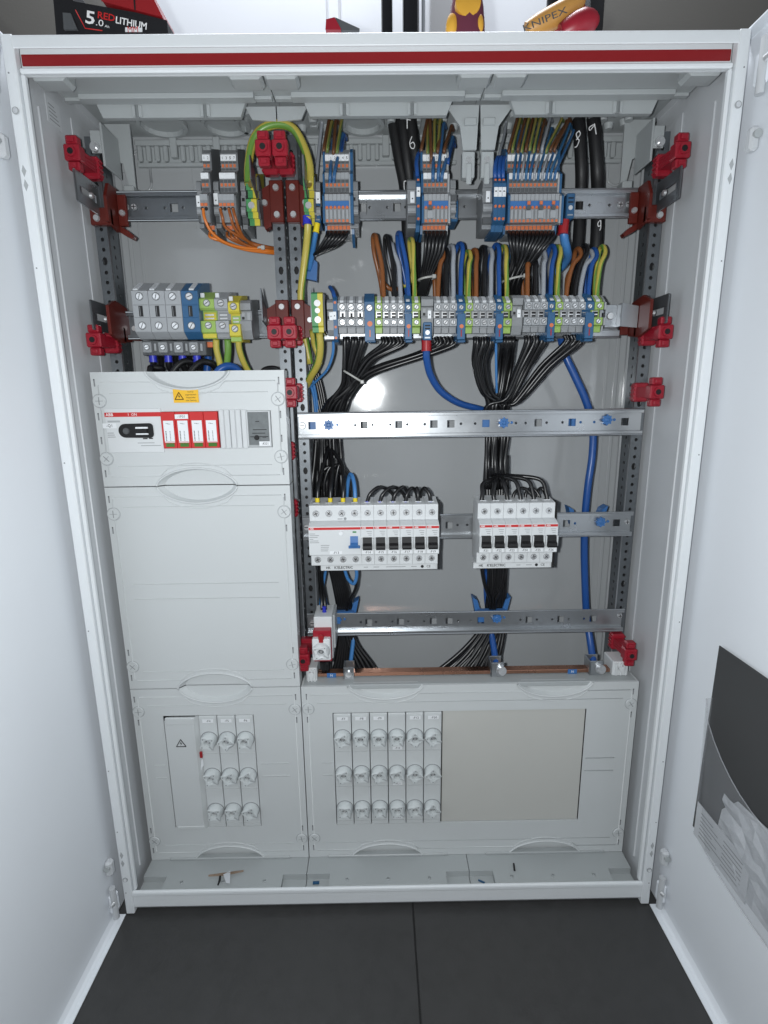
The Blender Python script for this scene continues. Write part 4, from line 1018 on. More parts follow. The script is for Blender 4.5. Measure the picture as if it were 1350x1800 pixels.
# group under the cable marked 6
xs3 = [xat(747.5 + k*7.05, 100, 325) for k in range(6)]
for i, x in enumerate(xs3): tall_terminal(x, w2, 765, '%s grey terminal of six right of the cable marked 6' % ORD[i].capitalize(), 'six terminals beside the marked cable', markB=True, num='12345'[i-1] if i else None)
side_plate(xs3[0]-w2/2-2.8, xs3[0]-w2/2-0.1, 740, TBLUE, 'blue end plate left of the terminals beside the cable marked 6', 426)
side_plate(xs3[-1]+w2/2+0.1, xs3[-1]+w2/2+2.6, 790, TGREYL, 'light grey end plate right of the terminals beside the cable marked 6')
end_stop(723.5, 10.5, 'grey end stop left of the terminals beside the cable marked 6', 313, 400)
end_stop(796, 7, 'grey end stop right of the terminals beside the cable marked 6', 312, 362)
# big group
xs4 = [xat(897.5 + k*7.12, 100, 325) for k in range(12)]
for i, x in enumerate(xs4): tall_terminal(x, w2, 938, '%s grey terminal from the left in the widest group on the top rail' % ORD[i].capitalize(), 'twelve terminals of the widest group', markB=True)
for i, g in ((4, xs4), (7, xs4), (10, xs4), (1, xs3)):
    x = g[i]; px = 938 if g is xs4 else 765; nm = ('widest group' if g is xs4 else 'group beside the cable marked 6')
    T = thing('test_plug', 'grey test plug with orange tip in the %s, %s' % (nm, {4: 'leftmost', 7: 'middle', 10: 'rightmost', 1: 'only one'}[i]), 'test plug', (x, 86, zy(390, 86, px)), 'test plugs in terminals')
    t = MB(); t.box(x-3.6, x+3.6, 84.4, 86.8, zy(384, 86, px), zy(370, 86, px), TGREYL, 0.4); t.build('plug', T)
    t = MB(); t.cyl((x, 86.4, zy(365.5, 86, px)), (0, -1, 0), 2.9, 1.8, TDARK, 12); t.build('socket', T)
    t = MB(); t.box(x-2, x+2, 84.8, 86.8, zy(360, 86, px), zy(353.5, 86, px), ORANGE, 0.4); t.build('tip', T)
side_plate(xs4[-1]+w2/2+0.1, xs4[-1]+w2/2+2.4, 982, TGREYL, 'light grey end plate right of the widest terminal group')
side_plate(xs4[-1]+w2/2+2.6, xs4[-1]+w2/2+5.4, 985, TBLUE, 'blue end plate right of the widest terminal group', 424)
side_plate(xs4[0]-w2/2-2.6, xs4[0]-w2/2-0.1, 891, TBLUE, 'blue end plate between the slim blue and the grey terminals', 420)
end_stop(856.5, 12, 'grey end stop left of the three slim blue terminals', 310, 402)
def blue_slim(px, label, Y=92):
    x = xat(px, Y, 345); h = 2.5
    T = thing('blue_terminal', label, 'terminal block', (x, 150, zy(402, Y, px)), 'slim blue terminals')
    z = lambda p, yy=Y: zy(p, yy, px)
    t = MB(); t.prism([(149, z(300, 149)), (104, z(306, 104)), (Y+6, z(312)), (Y, z(322)), (Y, z(388)), (Y+10, z(392)), (Y+14, z(402)), (149, z(402))], 'x', x-h, x+h, TBLUE); t.build('body', T)
    t = MB(); t.box(x-h+.1, x+h-.1, Y-1, Y-.02, z(346), z(329), LABELW, 0.3); mk = t.build('marker', T)
    t = MB(); t.box(x-1.2, x+1.2, Y-1.15, Y-1.02, z(337.4), z(335.6), INK); t.build('lettering', mk)
    for p in (314, 362.5, 384.5):
        t = MB(); t.cyl((x, Y + (5 if p < 320 else 0) - .02, z(p)), (0, -1, 0), 1.9, 0.9, ORANGE, 10, 1.5); t.build('release_lever', T)
xb4 = [871.5, 878.7, 885.8]
for i, px in enumerate(xb4): blue_slim(px, '%s of the three slim blue terminals left of the widest group' % ('left one', 'middle one', 'right one')[i])
blue_slim(735.5, 'single slim blue terminal left of the terminals beside the cable marked 6')
def feed_clip(px, p0, p1, w, Y, label):
    c = at(px, (p0+p1)/2, Y); T = thing('feed_clip', label, 'feed terminal', (c.x, 130, zy(p1, Y, px)), 'blue feed terminals')
    z = lambda p: zy(p, Y, px); L = p1-p0
    t = MB(); t.box(c.x-w/2, c.x+w/2, Y, Y+36, z(p1), z(p0), TBLUE, 1.0); t.build('body', T)
    t = MB(); t.cyl((c.x, Y-.02, z(p0+L*.58)), (0, -1, 0), w*0.26, 0.8, SCREW, 12); t.build('screw', T)
    for q in (0.2, 0.36, 0.86):
        t = MB(); t.box(c.x-w*.32, c.x+w*.32, Y-.25, Y-.02, z(p0+L*q+1.2), z(p0+L*q-1.2), BLACKP if q < .5 else ZINC); t.build('slot', T)
feed_clip(558, 356, 391, 8, 102, 'small blue feed terminal left of the six terminals nearest the middle posts')
feed_clip(798.5, 351, 389, 10, 118, 'small blue feed terminal on the rail right of the terminals beside the cable marked 6')
feed_clip(1003, 339, 384, 11, 118, 'small blue feed terminal above the red ferrule, top rail')
# ------------------------------------------------------------------ green and yellow earth blocks
def earth_block(px, w, label, flip=False):
    Y = 96; c = at(px, 330, Y); x0, x1, xm = c.x-w/2, c.x+w/2, c.x-w*0.02
    T = thing('earth_terminal', label, 'earth terminal', (c.x, 150, zy(400, Y, px)), 'green and yellow earth terminals')
    z = lambda p, yy=Y: zy(p, yy, px)
    pr = [(148, z(306, 148)), (104, z(306, 104)), (Y, z(310)), (Y, z(334)), (Y+9, z(335, Y+9)), (Y+9, z(348, Y+9)), (Y-4, z(350, Y-4)), (Y-4, z(372, Y-4)), (Y+2, z(373, Y+2)), (Y+2, z(384, Y+2)), (Y+10, z(385, Y+10)), (Y+10, z(397, Y+10)), (148, z(397, 148))]
    t = MB(); t.prism(pr, 'x', x0, xm, TGREEN); t.build('green_half', T, 0.4)
    t = MB(); t.prism(pr, 'x', xm+0.05, x1, TYELL); t.build('yellow_half', T, 0.4)
    t = MB(); t.prism([(a[0]+3, a[1]) for a in pr[1:]], 'x', x1+0.05, x1+2.4, TDARK); t.build('side_rib', T)
    t = MB(); t.cyl((c.x+0.5, Y-.02, z(324)), (0, -1, 0), 4.6, 1.6, BRASS, 14, 4.0); t.build('clamp_screw', T)
    t = MB(); t.cyl((c.x-0.2, Y-4.02, z(361, Y-4)), (0, -1, 0), 4.4, 1.6, SCREW, 14, 3.8); t.build('clamp_screw', T)
    return T
earth_block(441.5, 13, 'green and yellow earth block left of the paired middle posts, under the arched wire')
earth_block(542, 12.5, 'green and yellow earth block right of the paired middle posts, under the arched wire')
end_stop(428, 6, 'grey end stop left of the upper left earth block', 316, 402)
Y = 80; c = at(559.5, 548, Y)
T = thing('earth_terminal', 'green and yellow earth block with three flat bright screws, left of the long screw row', 'earth terminal', (c.x, 130, zy(586, Y, 559)), 'green and yellow earth terminals')
z = lambda p: zy(p, Y, 559)
for nm, a, b_, m in (('green_half', -8.6, -0.6, TGREEN), ('yellow_half', -0.55, 6.0, TYELL)):
    t = MB(); t.prism([(130, z(513)), (Y+6, z(512)), (Y, z(516)), (Y, z(573)), (Y+3, z(575)), (Y+3, z(584)), (130, z(584))], 'x', c.x+a, c.x+b_, m); t.build(nm, T, 0.5)
t = MB(); t.box(c.x+6.1, c.x+8.6, Y+3, 130, z(582), z(516), TDARK, 0.5); t.build('side_rib', T)
for p, r in ((533, 4.2), (546, 3.4), (562, 4.2)):
    t = MB(); t.cyl((c.x-1, Y-.02, z(p)), (0, -1, 0), r, 1.0, SCREW, 14); t.build('clamp_screw', T)
# ================================================================== long row of screw terminals, second rail
YD = 80.0
def deck_profile(px, Y, f=0.0):
    z = lambda p, yy=Y: zy(p+f, yy, px)
    return [(128, z(521, 128)), (98, z(521, 98)), (Y+7, z(528, Y+7)), (Y+4, z(532, Y+4)), (Y, z(533)), (Y, z(546)), (Y+13, z(547, Y+13)), (Y+13, z(559.5, Y+13)), (Y, z(560)), (Y, z(573)), (Y+5, z(575, Y+5)), (Y+8, z(586, Y+8)), (128, z(586, 128))]
def deck_screw(T, x, Y, z, r):
    t = MB(); t.cyl((x, Y-.02, z), (0, -1, 0), r*1.15, 0.3, TDARK, 14); t.cyl((x, Y-.34, z), (0, -1, 0), r, 0.7, SCREW, 14, r*.86); o = t.build('clamp_screw', T)
    t = MB(); a = random.uniform(0.2, 1.4); u = Vector((math.cos(a), 0, math.sin(a)))*r*.8; w = Vector((-math.sin(a), 0, math.cos(a)))*.4; c = Vector((x, Y-1.1, z))
    t.add([c-u-w, c+u-w, c+u+w, c-u+w], [(0, 1, 2, 3)], BLACKP); t.build('slot', o)
def deck_terminal(p0, p1, kind, label, group, f=0.0, big=False):
    pm = (p0+p1)/2; x0, x1 = at(p0+0.3, 555, YD).x, at(p1-0.3, 555, YD).x; xm = (x0+x1)/2; w = x1-x0
    body = {'grey': TGREYL, 'lime': TLIME, 'blue': TBLUE}[kind]
    Y = YD; z = lambda p, yy=Y: zy(p+f, yy, pm)
    T = thing('screw_terminal', label, 'terminal block', (xm, 130, z(590)), group)
    if kind == 'blue':
        t = MB(); t.prism([(128, z(518, 128)), (98, z(518, 98)), (Y+7, z(527, Y+7)), (Y+1, z(533)), (Y+1, z(546.5)), (Y+13, z(547, Y+13)), (Y+13, z(600, Y+13)), (128, z(600, 128))] if not big else [(128, z(516, 128)), (98, z(516, 98)), (Y+5, z(526, Y+5)), (Y+1, z(530)), (Y+1, z(600)), (128, z(600, 128))], 'x', x0, x1, TBLUE); t.build('body', T, 0.3)
        if not big:
            t = MB(); t.box(x0, x1, Y-2, Y+12.9, z(597), z(551), TBLUE, 0.6); t.build('disconnect_slide', T)
            t = MB(); t.box(x0+.5, x0+w*.7, Y+12.4, Y+12.9, z(549.8), z(547.8), ZINC); t.build('link', T)
        t = MB(); t.box(x0+w*.12, x1+1.0, Y+1, Y+16, z(601.5), z(597.4), TBLUE, 0.8); t.build('foot', T)
        ys = Y-2.05 if not big else Y+0.95
        t = MB(); t.cyl((xm+.3, ys, z(574 if not big else 569)), (0, -1, 0), (2.6 if not big else 3.4), 0.5, ORANGE, 14); t.build('indicator', T, label='orange position indicator')
        t = MB(); t.box(xm-.5, xm+1.0, ys-.15, ys, z(592), z(580), FERR if not big else ORANGE); t.build('slot', T)
        if big: deck_screw(T, xm, Y+1, z(541), 4.0)
        else: deck_screw(T, xm, Y+1, z(540), 2.7)
    else:
        t = MB(); t.prism(deck_profile(pm, Y, f), 'x', x0, x1, body); t.build('body', T, 0.3)
        t = MB(); t.box(x0+.1, x1-.1, Y+4.6, Y+8.4, z(585.4), z(575.2), TGREY if kind == 'grey' else (TLIME if True else TYELL), 0.5)
        t.build('lower_face', T)
        r = 3.9 if big else 2.9
        deck_screw(T, xm+.2, Y, z(539.5), r); deck_screw(T, xm+.2, Y, z(566.5), r)
        ya = Y+12.6
        t = MB(); t.box(xm-w*.34, xm+w*.34, ya, ya+.3, z(558.6, ya), z(548, ya), BLACKP); rc = t.build('bridge_shaft', T)
        if big:
            s = MB(); s.box(xm-w*.3, xm+w*.3, ya-.5, ya-.05, z(550.5, ya), z(548, ya), SCREW); s.box(xm-w*.3, xm-w*.13, ya-.5, ya-.05, z(557, ya), z(550.6, ya), SCREW); s.box(xm+w*.13, xm+w*.3, ya-.5, ya-.05, z(557, ya), z(550.6, ya), SCREW); s.build('bridge_bar', T)
        else:
            s = MB(); s.box(xm-w*.36, xm-w*.24, ya-.5, ya-.05, z(559, ya), z(548, ya), SCREW); s.box(xm-w*.23, xm+w*.3, ya-.5, ya-.05, z(550, ya), z(548.3, ya), SCREW); s.box(xm-w*.23, xm+w*.3, ya-.5, ya-.05, z(555.6, ya), z(553.6, ya), SCREW); s.build('bridge_bar', T)
    t = MB(); dx = random.uniform(-.5, 1.4); t.prism([(96, z(523, 96)), (Y+6, z(529.5, Y+6)), (Y+4.2, z(534.5)), (Y+3.4, z(534.5)), (Y+4.4, z(528.5, Y+5)), (96, z(521, 96))], 'x', xm-2.3+dx, xm+2.3+dx, LABELG); tg = t.build('marker', T)
    return T
seq = [('grey', 593.5, 609.3, 1), ('grey', 609.3, 625, 1), ('grey', 625, 640.5, 1), ('blue', 640.5, 658.5, 1), ('lime', 659, 672.3, 0), ('grey', 672.3, 685.4, 0), ('grey', 685.4, 698.4, 0), ('grey', 698.4, 711.3, 0), ('blue', 711.3, 724.2, 0), ('lime', 724.2, 739.3, 0),
 ('grey', 763, 776.6, 0), ('grey', 776.6, 790, 0), ('grey', 790, 803.3, 0), ('blue', 803.3, 818.3, 0), ('lime', 818.3, 831.5, 0), ('grey', 831.5, 844.8, 0), ('grey', 844.8, 858, 0), ('grey', 858, 871.3, 0), ('blue', 871.3, 885, 0), ('lime', 885, 900, 0),
 ('grey', 921.5, 935.2, 0), ('grey', 935.2, 948.8, 0), ('grey', 948.8, 962.3, 0), ('blue', 962.3, 975.6, 0), ('lime', 975.6, 989.3, 0), ('grey', 989.3, 1002.5, 0), ('grey', 1002.5, 1015.6, 0), ('grey', 1015.6, 1028.6, 0), ('blue', 1028.6, 1044.3, 0), ('lime', 1044.3, 1060, 0)]
names = {'grey': 'grey', 'lime': 'lime green earth', 'blue': 'blue neutral'}
segs = [('screw row, left of the red ferrule', 0, 10), ('screw row, next right of the red ferrule', 10, 20), ('screw row, block nearest the right wall', 20, 30)]
for sn, a, b_ in segs:
    cnt = {}
    tot = {k: sum(1 for q in seq[a:b_] if q[0] == k and not q[3]) for k in ('grey', 'lime', 'blue')}; totb = {k: sum(1 for q in seq[a:b_] if q[0] == k and q[3]) for k in ('grey', 'lime', 'blue')}
    for kd, p0, p1, bg_ in seq[a:b_]:
        key = (kd, bg_); cnt[key] = cnt.get(key, 0)+1; n = (totb if bg_ else tot)[kd]
        nm = ('wide ' if bg_ else '') + names[kd]
        lb = '%s%s terminal of the %s' % ((ORD[cnt[key]-1].capitalize() + ' ') if n > 1 else 'Only ', nm, sn)
        deck_terminal(p0, p1, kd, lb, 'screw terminals of the long row', 0.0 if p0 < 900 else -2.0, bool(bg_))
def end_stop2(px, w, label, f=0, p0=520, p1=590):
    Y = 84; c = at(px, 555, Y); z = lambda p, yy=Y: zy(p+f, yy, px); x0, x1 = c.x-w/2, c.x+w/2
    T = thing('end_stop', label, 'end stop', (c.x, 130, z(p1)), 'grey rail end stops')
    t = MB(); t.prism([(128, z(p0, 128)), (Y+5, z(p0)), (Y, z(p0+6)), (Y, z(p0+18)), (Y+5, z(p0+19)), (Y+5, z(p0+36)), (Y, z(p0+37)), (Y, z(p0+54)), (Y+6, z(p1)), (128, z(p1, 128))], 'x', x0, x1, TGREY); t.build('body', T, 0.5)
    for dx in (-.24, .24):
        t = MB(); t.box(c.x+dx*w-w*.14, c.x+dx*w+w*.14, Y+4.4, Y+4.95, z(p0+35), z(p0+21), TGREYL, 0.3); t.build('inset', T)
    t = MB(); t.box(c.x-w*.24-1.6, c.x-w*.24+1.6, Y+4.0, Y+4.35, z(p0+34), z(p0+29), BLACK); t.build('socket', T)
end_stop2(751, 15.5, 'grey end stop with a blue feed terminal above the red ferrule')
end_stop2(909.5, 13.5, 'grey end stop between the second and third block of the screw row', -2)
end_stop2(580.5, 8, 'grey end stop right of the lower earth block', 2, 524, 588)
T = thing('end_plate', 'thin grey end plate closing the right end of the screw row', 'end plate', (at(1062, 555, 80).x, 130, zy(590, 84, 1062)), 'terminal end plates')
x = at(1061, 553, 84).x; t = MB(); t.prism([(a[0]+1, a[1]) for a in deck_profile(1062, 82, -2)], 'x', x, x+2.4, TGREYL); t.build('plate', T)
for px, py, lb in ((582, 556, 'white tag on the end stop right of the lower earth block'), (588, 555, 'white tag on the slim dark blue terminal'), (755, 553, 'white tag on the end stop above the red ferrule'), (912, 551, 'white tag on the end stop in the right half of the screw row')):
    c = at(px, py, 82); T = thing('marker_tag', lb, 'marker', (c.x, 82, c.z-5), 'white marker tags'); t = MB(); t.box(c.x-2.3, c.x+2.3, 81, 82.2, c.z-5, c.z+5, LABELW, 0.3); t.build('tag', T)
    t = MB(); t.box(c.x-0.5, c.x+0.5, 80.85, 80.98, c.z-1, c.z+0.6, INK); t.build('print', T)
# slim dark blue terminal at the head of the row
px = 589.5; c = at(px, 555, 84); T = thing('blue_terminal', 'slim dark blue terminal with orange dots at the head of the screw row', 'terminal block', (c.x, 130, zy(600, 84, px)), 'slim blue terminals')
z = lambda p: zy(p, 84, px)
t = MB(); t.prism([(128, z(519)), (90, z(519)), (84, z(528)), (84, z(596)), (90, z(601)), (128, z(601))], 'x', c.x-2.7, c.x+2.7, TBLUE); t.build('body', T, 0.4)
for p in (532, 575, 594): t = MB(); t.cyl((c.x, 83.98, z(p)), (0, -1, 0), 1.7, 0.8, ORANGE, 10); t.build('release_lever', T)
feed_clip(751.5, 566, 598, 11, 76, 'small blue feed terminal with bright screw above the red ferrule, screw row')
# ================================================================== large terminals, second rail left
def big_terminal(p0, p1, m, label, md):
    Y = 74; pm = (p0+p1)/2; x0, x1 = at(p0+.4, 545, Y).x, at(p1-.4, 545, Y).x; xm = (x0+x1)/2
    z = lambda p, yy=Y: zy(p, yy, pm)
    T = thing('large_terminal', label, 'terminal block', (xm, 130, z(600)), 'four large feed terminals')
    t = MB(); t.prism([(128, z(498, 128)), (98, z(498, 98)), (Y+3, z(509)), (Y, z(511)), (Y, z(583)), (Y+3, z(586)), (Y+13, z(597, Y+13)), (128, z(599, 128))], 'x', x0, x1, m); t.build('body', T, 0.5)
    for p in (521, 572.5): deck_screw(T, xm-.5, Y, z(p), 4.3)
    t = MB(); t.box(xm-2.9, xm+2.3, Y-.15, Y+.2, z(556.5), z(537.5), BLACK); t.box(xm-1.6, xm-1.0, Y-.3, Y-.16, z(555), z(539), INKG); t.build('bridge_slot', T)
    for p in (536, 558):
        t = MB(); t.tube([(x0+.6, Y-.05, z(p)), (x1-.6, Y-.05, z(p))], 0.35, md, 5); t.build('score_line', T)
    t = MB(); t.prism([(97, z(499, 97)), (Y+5, z(507.5)), (Y+3, z(511.5)), (Y+2.2, z(511.5)), (Y+3, z(506.5)), (97, z(497, 97))], 'x', xm-9 if p0 < 300 else xm-1, xm-3 if p0 < 300 else xm+5, LABELG); t.build('marker', T)
    return T
bt = [(233.5, 262.5), (262.5, 291.5), (291.5, 320), (320, 350)]
for i, (a, b_) in enumerate(bt):
    big_terminal(a, b_, TBLUE if i == 3 else TGREYL, ('blue large feed terminal beside three grey ones' if i == 3 else '%s large grey feed terminal from the left wall' % ORD[i].capitalize()), TBLUE if i == 3 else TGREY)
for i, px in enumerate((261, 289, 316.5, 343)):
    Y = 78; c = at(px, 613, Y); z = lambda p: zy(p, Y, px)
    T = thing('tap_block', '%s dark grey tap block with blue ferrule under the large terminals' % ORD[i].capitalize(), 'tap block', (c.x, 110, z(626)), 'tap blocks under the large terminals')
    t = MB(); t.box(c.x-11.5, c.x+11.5, Y+8, 112, z(624), z(598), TDARK, 1.0); t.build('body', T)
    t = MB(); t.box(c.x-8, c.x+3.6, Y, Y+10, z(620), z(601), TGREY, 0.8); t.build('screw_tower', T)
    deck_screw(T, c.x-2, Y, z(610.5), 3.2)
    t = MB(); t.box(c.x+4.5, c.x+7.5, Y+6.6, Y+8, z(616), z(603), TGREYL, 0.3); t.build('latch', T)
def small_deck(p0, p1, kind, label, f):
    Y = 78; pm = (p0+p1)/2; x0, x1 = at(p0+.3, 550, Y).x, at(p1-.3, 550, Y).x; xm = (x0+x1)/2; z = lambda p, yy=Y: zy(p+f, yy, pm)
    m = {'lime': TLIME, 'grey': TGREYL, 'yellow': TYELL}[kind]; m2 = {'lime': TYELL, 'grey': TGREY, 'yellow': TLIME}[kind]
    T = thing('screw_terminal', label, 'terminal block', (xm, 130, z(602)), 'screw terminals beside the large ones')
    t = MB(); t.prism([(128, z(514, 128)), (98, z(514, 98)), (Y+2, z(524)), (Y, z(526)), (Y, z(541)), (Y+3, z(545)), (Y+12, z(546, Y+12)), (Y+12, z(563, Y+12)), (Y, z(564)), (Y, z(584)), (Y+3, z(586)), (Y+6, z(595)), (128, z(597, 128))], 'x', x0, x1, m); t.build('body', T, 0.4)
    t = MB(); t.box(x0+.2, x1-.2, Y+2.4, Y+8, z(594), z(586), m2, 0.6); t.build('lower_face', T)
    t = MB(); t.box(x0+1.5, x1-1.5, Y+11, Y+11.9, z(562), z(547), m2); t.box(x0+3, x1-4, Y+10.4, Y+10.9, z(553), z(550), SCREW); t.box(x0+3, x1-4, Y+10.4, Y+10.9, z(559), z(556.5), SCREW); t.build('bridge_shaft', T)
    for p in (532.5, 572): deck_screw(T, xm, Y, z(p), 3.9)
    t = MB(); t.box(x0+1, x0+6, Y+3, Y+6, z(522), z(514), LABELG, 0.4); t.build('marker', T)
small_deck(351.5, 377.5, 'lime', 'lime and yellow screw terminal right of the blue large terminal', 0)
small_deck(377.5, 401, 'grey', 'grey screw terminal between two lime and yellow ones', 0)
small_deck(401, 421, 'yellow', 'yellow and lime screw terminal beside the ribbed end stop', 6)
end_stop2(431, 15, 'ribbed grey end stop right of the lime and yellow terminals', 6, 521, 590)
# ================================================================== wires
def pp(lst): return [at(*q) for q in lst]
GY = 'gy'
WYELL2 = mat('shaded_thin_yellow_pvc', (0.28, 0.235, 0.06), 0.4); WGREEN2 = mat('shaded_thin_green_pvc', (0.10, 0.16, 0.04), 0.4)  # thin-wire colours darkened to paint the dimness deep in the cabinet
TBROWN = mat('shaded_thin_brown_pvc', (0.125, 0.052, 0.022), 0.4); TBLU = mat('shaded_thin_blue_pvc', (0.035, 0.12, 0.27), 0.4)
def wire(name, label, col, pts, r, group=None, k=6, n=8, cat='wire', twist=0.10):
    P = smooth_path(pp(pts) if not isinstance(pts[0], Vector) else pts, k)
    t = MB()
    if col == GY: t.tube(P, r, WYELL if r > 2.5 else WYELL2, 10, WGREEN if r > 2.5 else WGREEN2, twist, (0, 1, 5, 6))
    else: t.tube(P, r, col, n)
    return t.build(name, label=label, cat=cat, group=group, loc=P[0])
def ferrule(px, py, Y, r, h, m, label, group, d=(0, 0, -1)):
    c = at(px, py, Y); t = MB(); d = Vector(d).normalized(); t.cyl(c - d*h/2, d, r, h, m, 14); t.cyl(c + d*h*0.5, d, r*1.12, 1.0, m, 14)
    return t.build('ferrule', label=label, cat='ferrule', group=group, loc=c)
def tie(px, py, Y, rx, ry, label, tilt=0.0):
    c = at(px, py, Y); t = MB(); P = []
    for i in range(21):
        a = 2*math.pi*i/20; v = Vector((rx*math.cos(a), ry*math.sin(a), rx*math.cos(a)*math.tan(tilt))); P.append(c + v)
    T = thing('cable_tie', label, 'cable tie', c, 'pale cable ties'); t.tube(P, 1.5, TIE, 6); t.build('band', T)
    h = MB(); e = c + Vector((rx*0.85, -ry*0.7, rx*0.85*math.tan(tilt))); h.box(e.x-2.6, e.x+2.6, e.y-2.4, e.y+2.4, e.z-2.6, e.z+2.6, TIE, 0.8); h.build('lock_head', T)
wire('earth_wire', 'thick green and yellow wire arching over the two red holders', GY, [(437, 325, 99), (437, 290, 103), (445, 248, 104), (462, 226, 103), (490, 218, 102), (516, 227, 103), (534, 258, 104), (544, 292, 102), (545, 325, 99)], 5.3, twist=0.03)
wire('earth_wire', 'green and yellow wire running down beside the middle posts', GY, [(541, 380, 98), (541, 405, 102), (538, 440, 112), (533, 480, 120), (529, 520, 124), (532, 570, 128), (545, 640, 130)], 5.0, twist=0.02)
ferrule(540, 387, 99, 5.6, 9, FERB, 'blue ferrule on the green and yellow wire beside the middle posts', 'blue ferrules')
wire('earth_wire', 'thick green wire curving down from the lower earth block', GY, [(561, 584, 92), (563, 610, 98), (559, 638, 108), (546, 662, 122), (538, 680, 140)], 5.2, twist=0.0)
wire('earth_wire', 'green and yellow wire behind the thick green one', GY, [(548, 580, 110), (552, 605, 118), (560, 628, 122), (563, 640, 126)], 3.6, twist=0.1)
wire('neutral_wire', 'blue wire with yellow ferrule left of the six black wires', WBLUE2, [(556, 402, 106), (553, 420, 112), (549, 445, 124), (543, 475, 138)], 3.6)
ferrule(556.5, 400, 105, 3.9, 10, FERY, 'yellow ferrule at the foot of the small blue feed terminal', 'yellow ferrules', (-0.2, 0, -1))
# orange wires
o1 = 'orange control wires on the left'
wire('control_wire', 'orange wire from the left pair of terminals, upper lead', ORANGEW, [(357, 367, 87), (360, 385, 86), (372, 408, 92), (395, 426, 102), (425, 435, 114), (460, 438, 126), (488, 441, 140)], 1.9, o1)
wire('control_wire', 'orange wire from the foot of the left pair, first hole', ORANGEW, [(369, 410, 110), (370, 417, 104), (390, 424, 108), (425, 436, 117), (460, 441, 127), (488, 444, 140)], 1.9, o1)
wire('control_wire', 'orange wire from the foot of the left pair, second hole', ORANGEW, [(376.5, 410, 110), (378, 417, 105), (395, 427, 109), (428, 438, 118), (460, 443, 128), (488, 446, 141)], 1.9, o1)
OB = mat('dark_orange_wire_pvc', (0.30, 0.085, 0.018), 0.35)
for i, (px, nm) in enumerate(((387, 'first'), (402, 'third'), (409.5, 'fourth'))):
    wire('control_wire', 'dark orange wire from the middle hole of the %s terminal of the four' % nm, OB, [(px, 367, 87), (px+4, 382, 85), (px+10, 400, 92), (425+i*2, 418, 104), (445, 428+i, 118), (465, 433+i, 126), (488, 437+i, 140)], 1.9, o1)
for i, (px, nm) in enumerate(((399, 'first'), (406, 'second'), (413, 'third'))):
    wire('control_wire', 'dark orange wire from the foot of the %s terminal of the four' % nm, OB, [(px, 410, 110), (px+2, 417, 105), (420+i*3, 427, 112), (445, 433+i, 122), (465, 438, 130), (488, 440+i, 142)], 1.9, o1)
tie(459, 437, 126, 4, 7, 'pale cable tie round the orange wires')
# six black wires of the middle left group, lower feet
def feet(n, p0, dp, py, Y): return [(p0+dp*k, py, Y) for k in range(n)]
for k in range(6):
    wire('black_wire', '%s black wire from the left at the foot of the terminals nearest the middle posts' % ORD[k].capitalize(), WBLACK, [(575.5+7.05*k, 408, 111), (574+6.6*k, 416, 104), (566+5.2*k, 430, 108), (556+3*k, 444-k*.8, 118+k*2), (546+k, 452-k, 134), (536, 456-k*2, 148)], 2.3, 'black wires leaving the middle left group')
for k in range(6):
    wire('black_wire', '%s black wire from the left dropping from the terminals beside the marked cables' % ORD[k].capitalize(), WBLACK, [(748+7.05*k, 408, 111), (748.5+6.6*k, 420, 102), (747+6*k, 445, 106), (743+4.0*k, 475, 118), (740+2.8*k, 495, 124), (733+2.6*k, 522, 134), (726+2.6*k, 560, 150)], 2.3, 'black wires under the marked cable group')
tie(750, 490, 118, 11, 10, 'pale cable tie round the six black wires', 0.15)
for k in range(12):
    wire('black_wire', '%s black wire from the left dropping from the widest terminal group' % ORD[k].capitalize(), WBLACK, [(894.5+7.1*k, 408, 111), (895.5+6.8*k, 418, 100), (899+5.0*k, 438, 102), (900+3.4*k+(k % 3), 458, 110+(k % 2)*4), (893+2.4*k, 485, 118+(k % 3)*4), (884+2.6*k, 508, 126+(k % 3)*4), (882+2.6*k, 540, 146), (880+2.4*k, 600, 152)], 2.4, 'black wires under the widest group')
tie(903, 491, 120, 15, 13, 'pale cable tie round the black wires of the widest group', 0.2)
# thick black cables
BLKC = mat('black_cable_sheath', (0.012, 0.012, 0.013), 0.5, bump=0.3, bscale=500)
for i, (lb, pts, r) in enumerate((('leftmost thick black cable, without any mark', [(690, 200, 168), (693, 225, 166), (702, 280, 166), (712, 335, 168), (716, 420, 168), (716, 520, 170)], 8),
      ('middle thick black cable, with a handwritten seven near the ceiling', [(706, 200, 160), (710, 230, 158), (716, 280, 160), (722, 335, 166), (728, 430, 166), (728, 520, 168)], 8),
      ('front thick black cable of the left bunch, with a handwritten six', [(722, 200, 156), (724, 230, 155), (731, 275, 156), (736, 310, 162), (733, 350, 174), (730, 420, 178), (730, 520, 178)], 8),
      ('thick black cable with a handwritten eight, left of the last one', [(1017, 210, 160), (1019, 240, 156), (1022, 300, 158), (1021, 345, 168), (1017, 420, 166), (1012, 480, 160), (1008, 540, 165)], 8.2),
      ('rightmost thick black cable, with two handwritten nines', [(1043, 207, 158), (1046, 240, 154), (1050, 300, 156), (1051, 345, 168), (1049, 420, 166), (1044, 480, 168), (1040, 540, 170)], 9.0))):
    wire('black_cable', lb, BLKC, pts, r, 'thick black cables', cat='cable', n=12)
def scrawl(label, strokes, Y, r=0.7):
    T = None
    for st in strokes:
        P = smooth_path([at(px, py, Y) for px, py in st], 5) if len(st) > 2 else [at(px, py, Y) for px, py in st]
        if T is None: T = thing('handwritten_mark', label, 'mark', P[0], 'handwritten cable marks')
        t = MB(); t.tube(P, r, INKW, 5); t.build('stroke', T)
scrawl('white handwritten 7 on the black cable near the ceiling', [[(715.5, 204), (715.8, 226)], [(716, 210), (722, 211)]], 147)
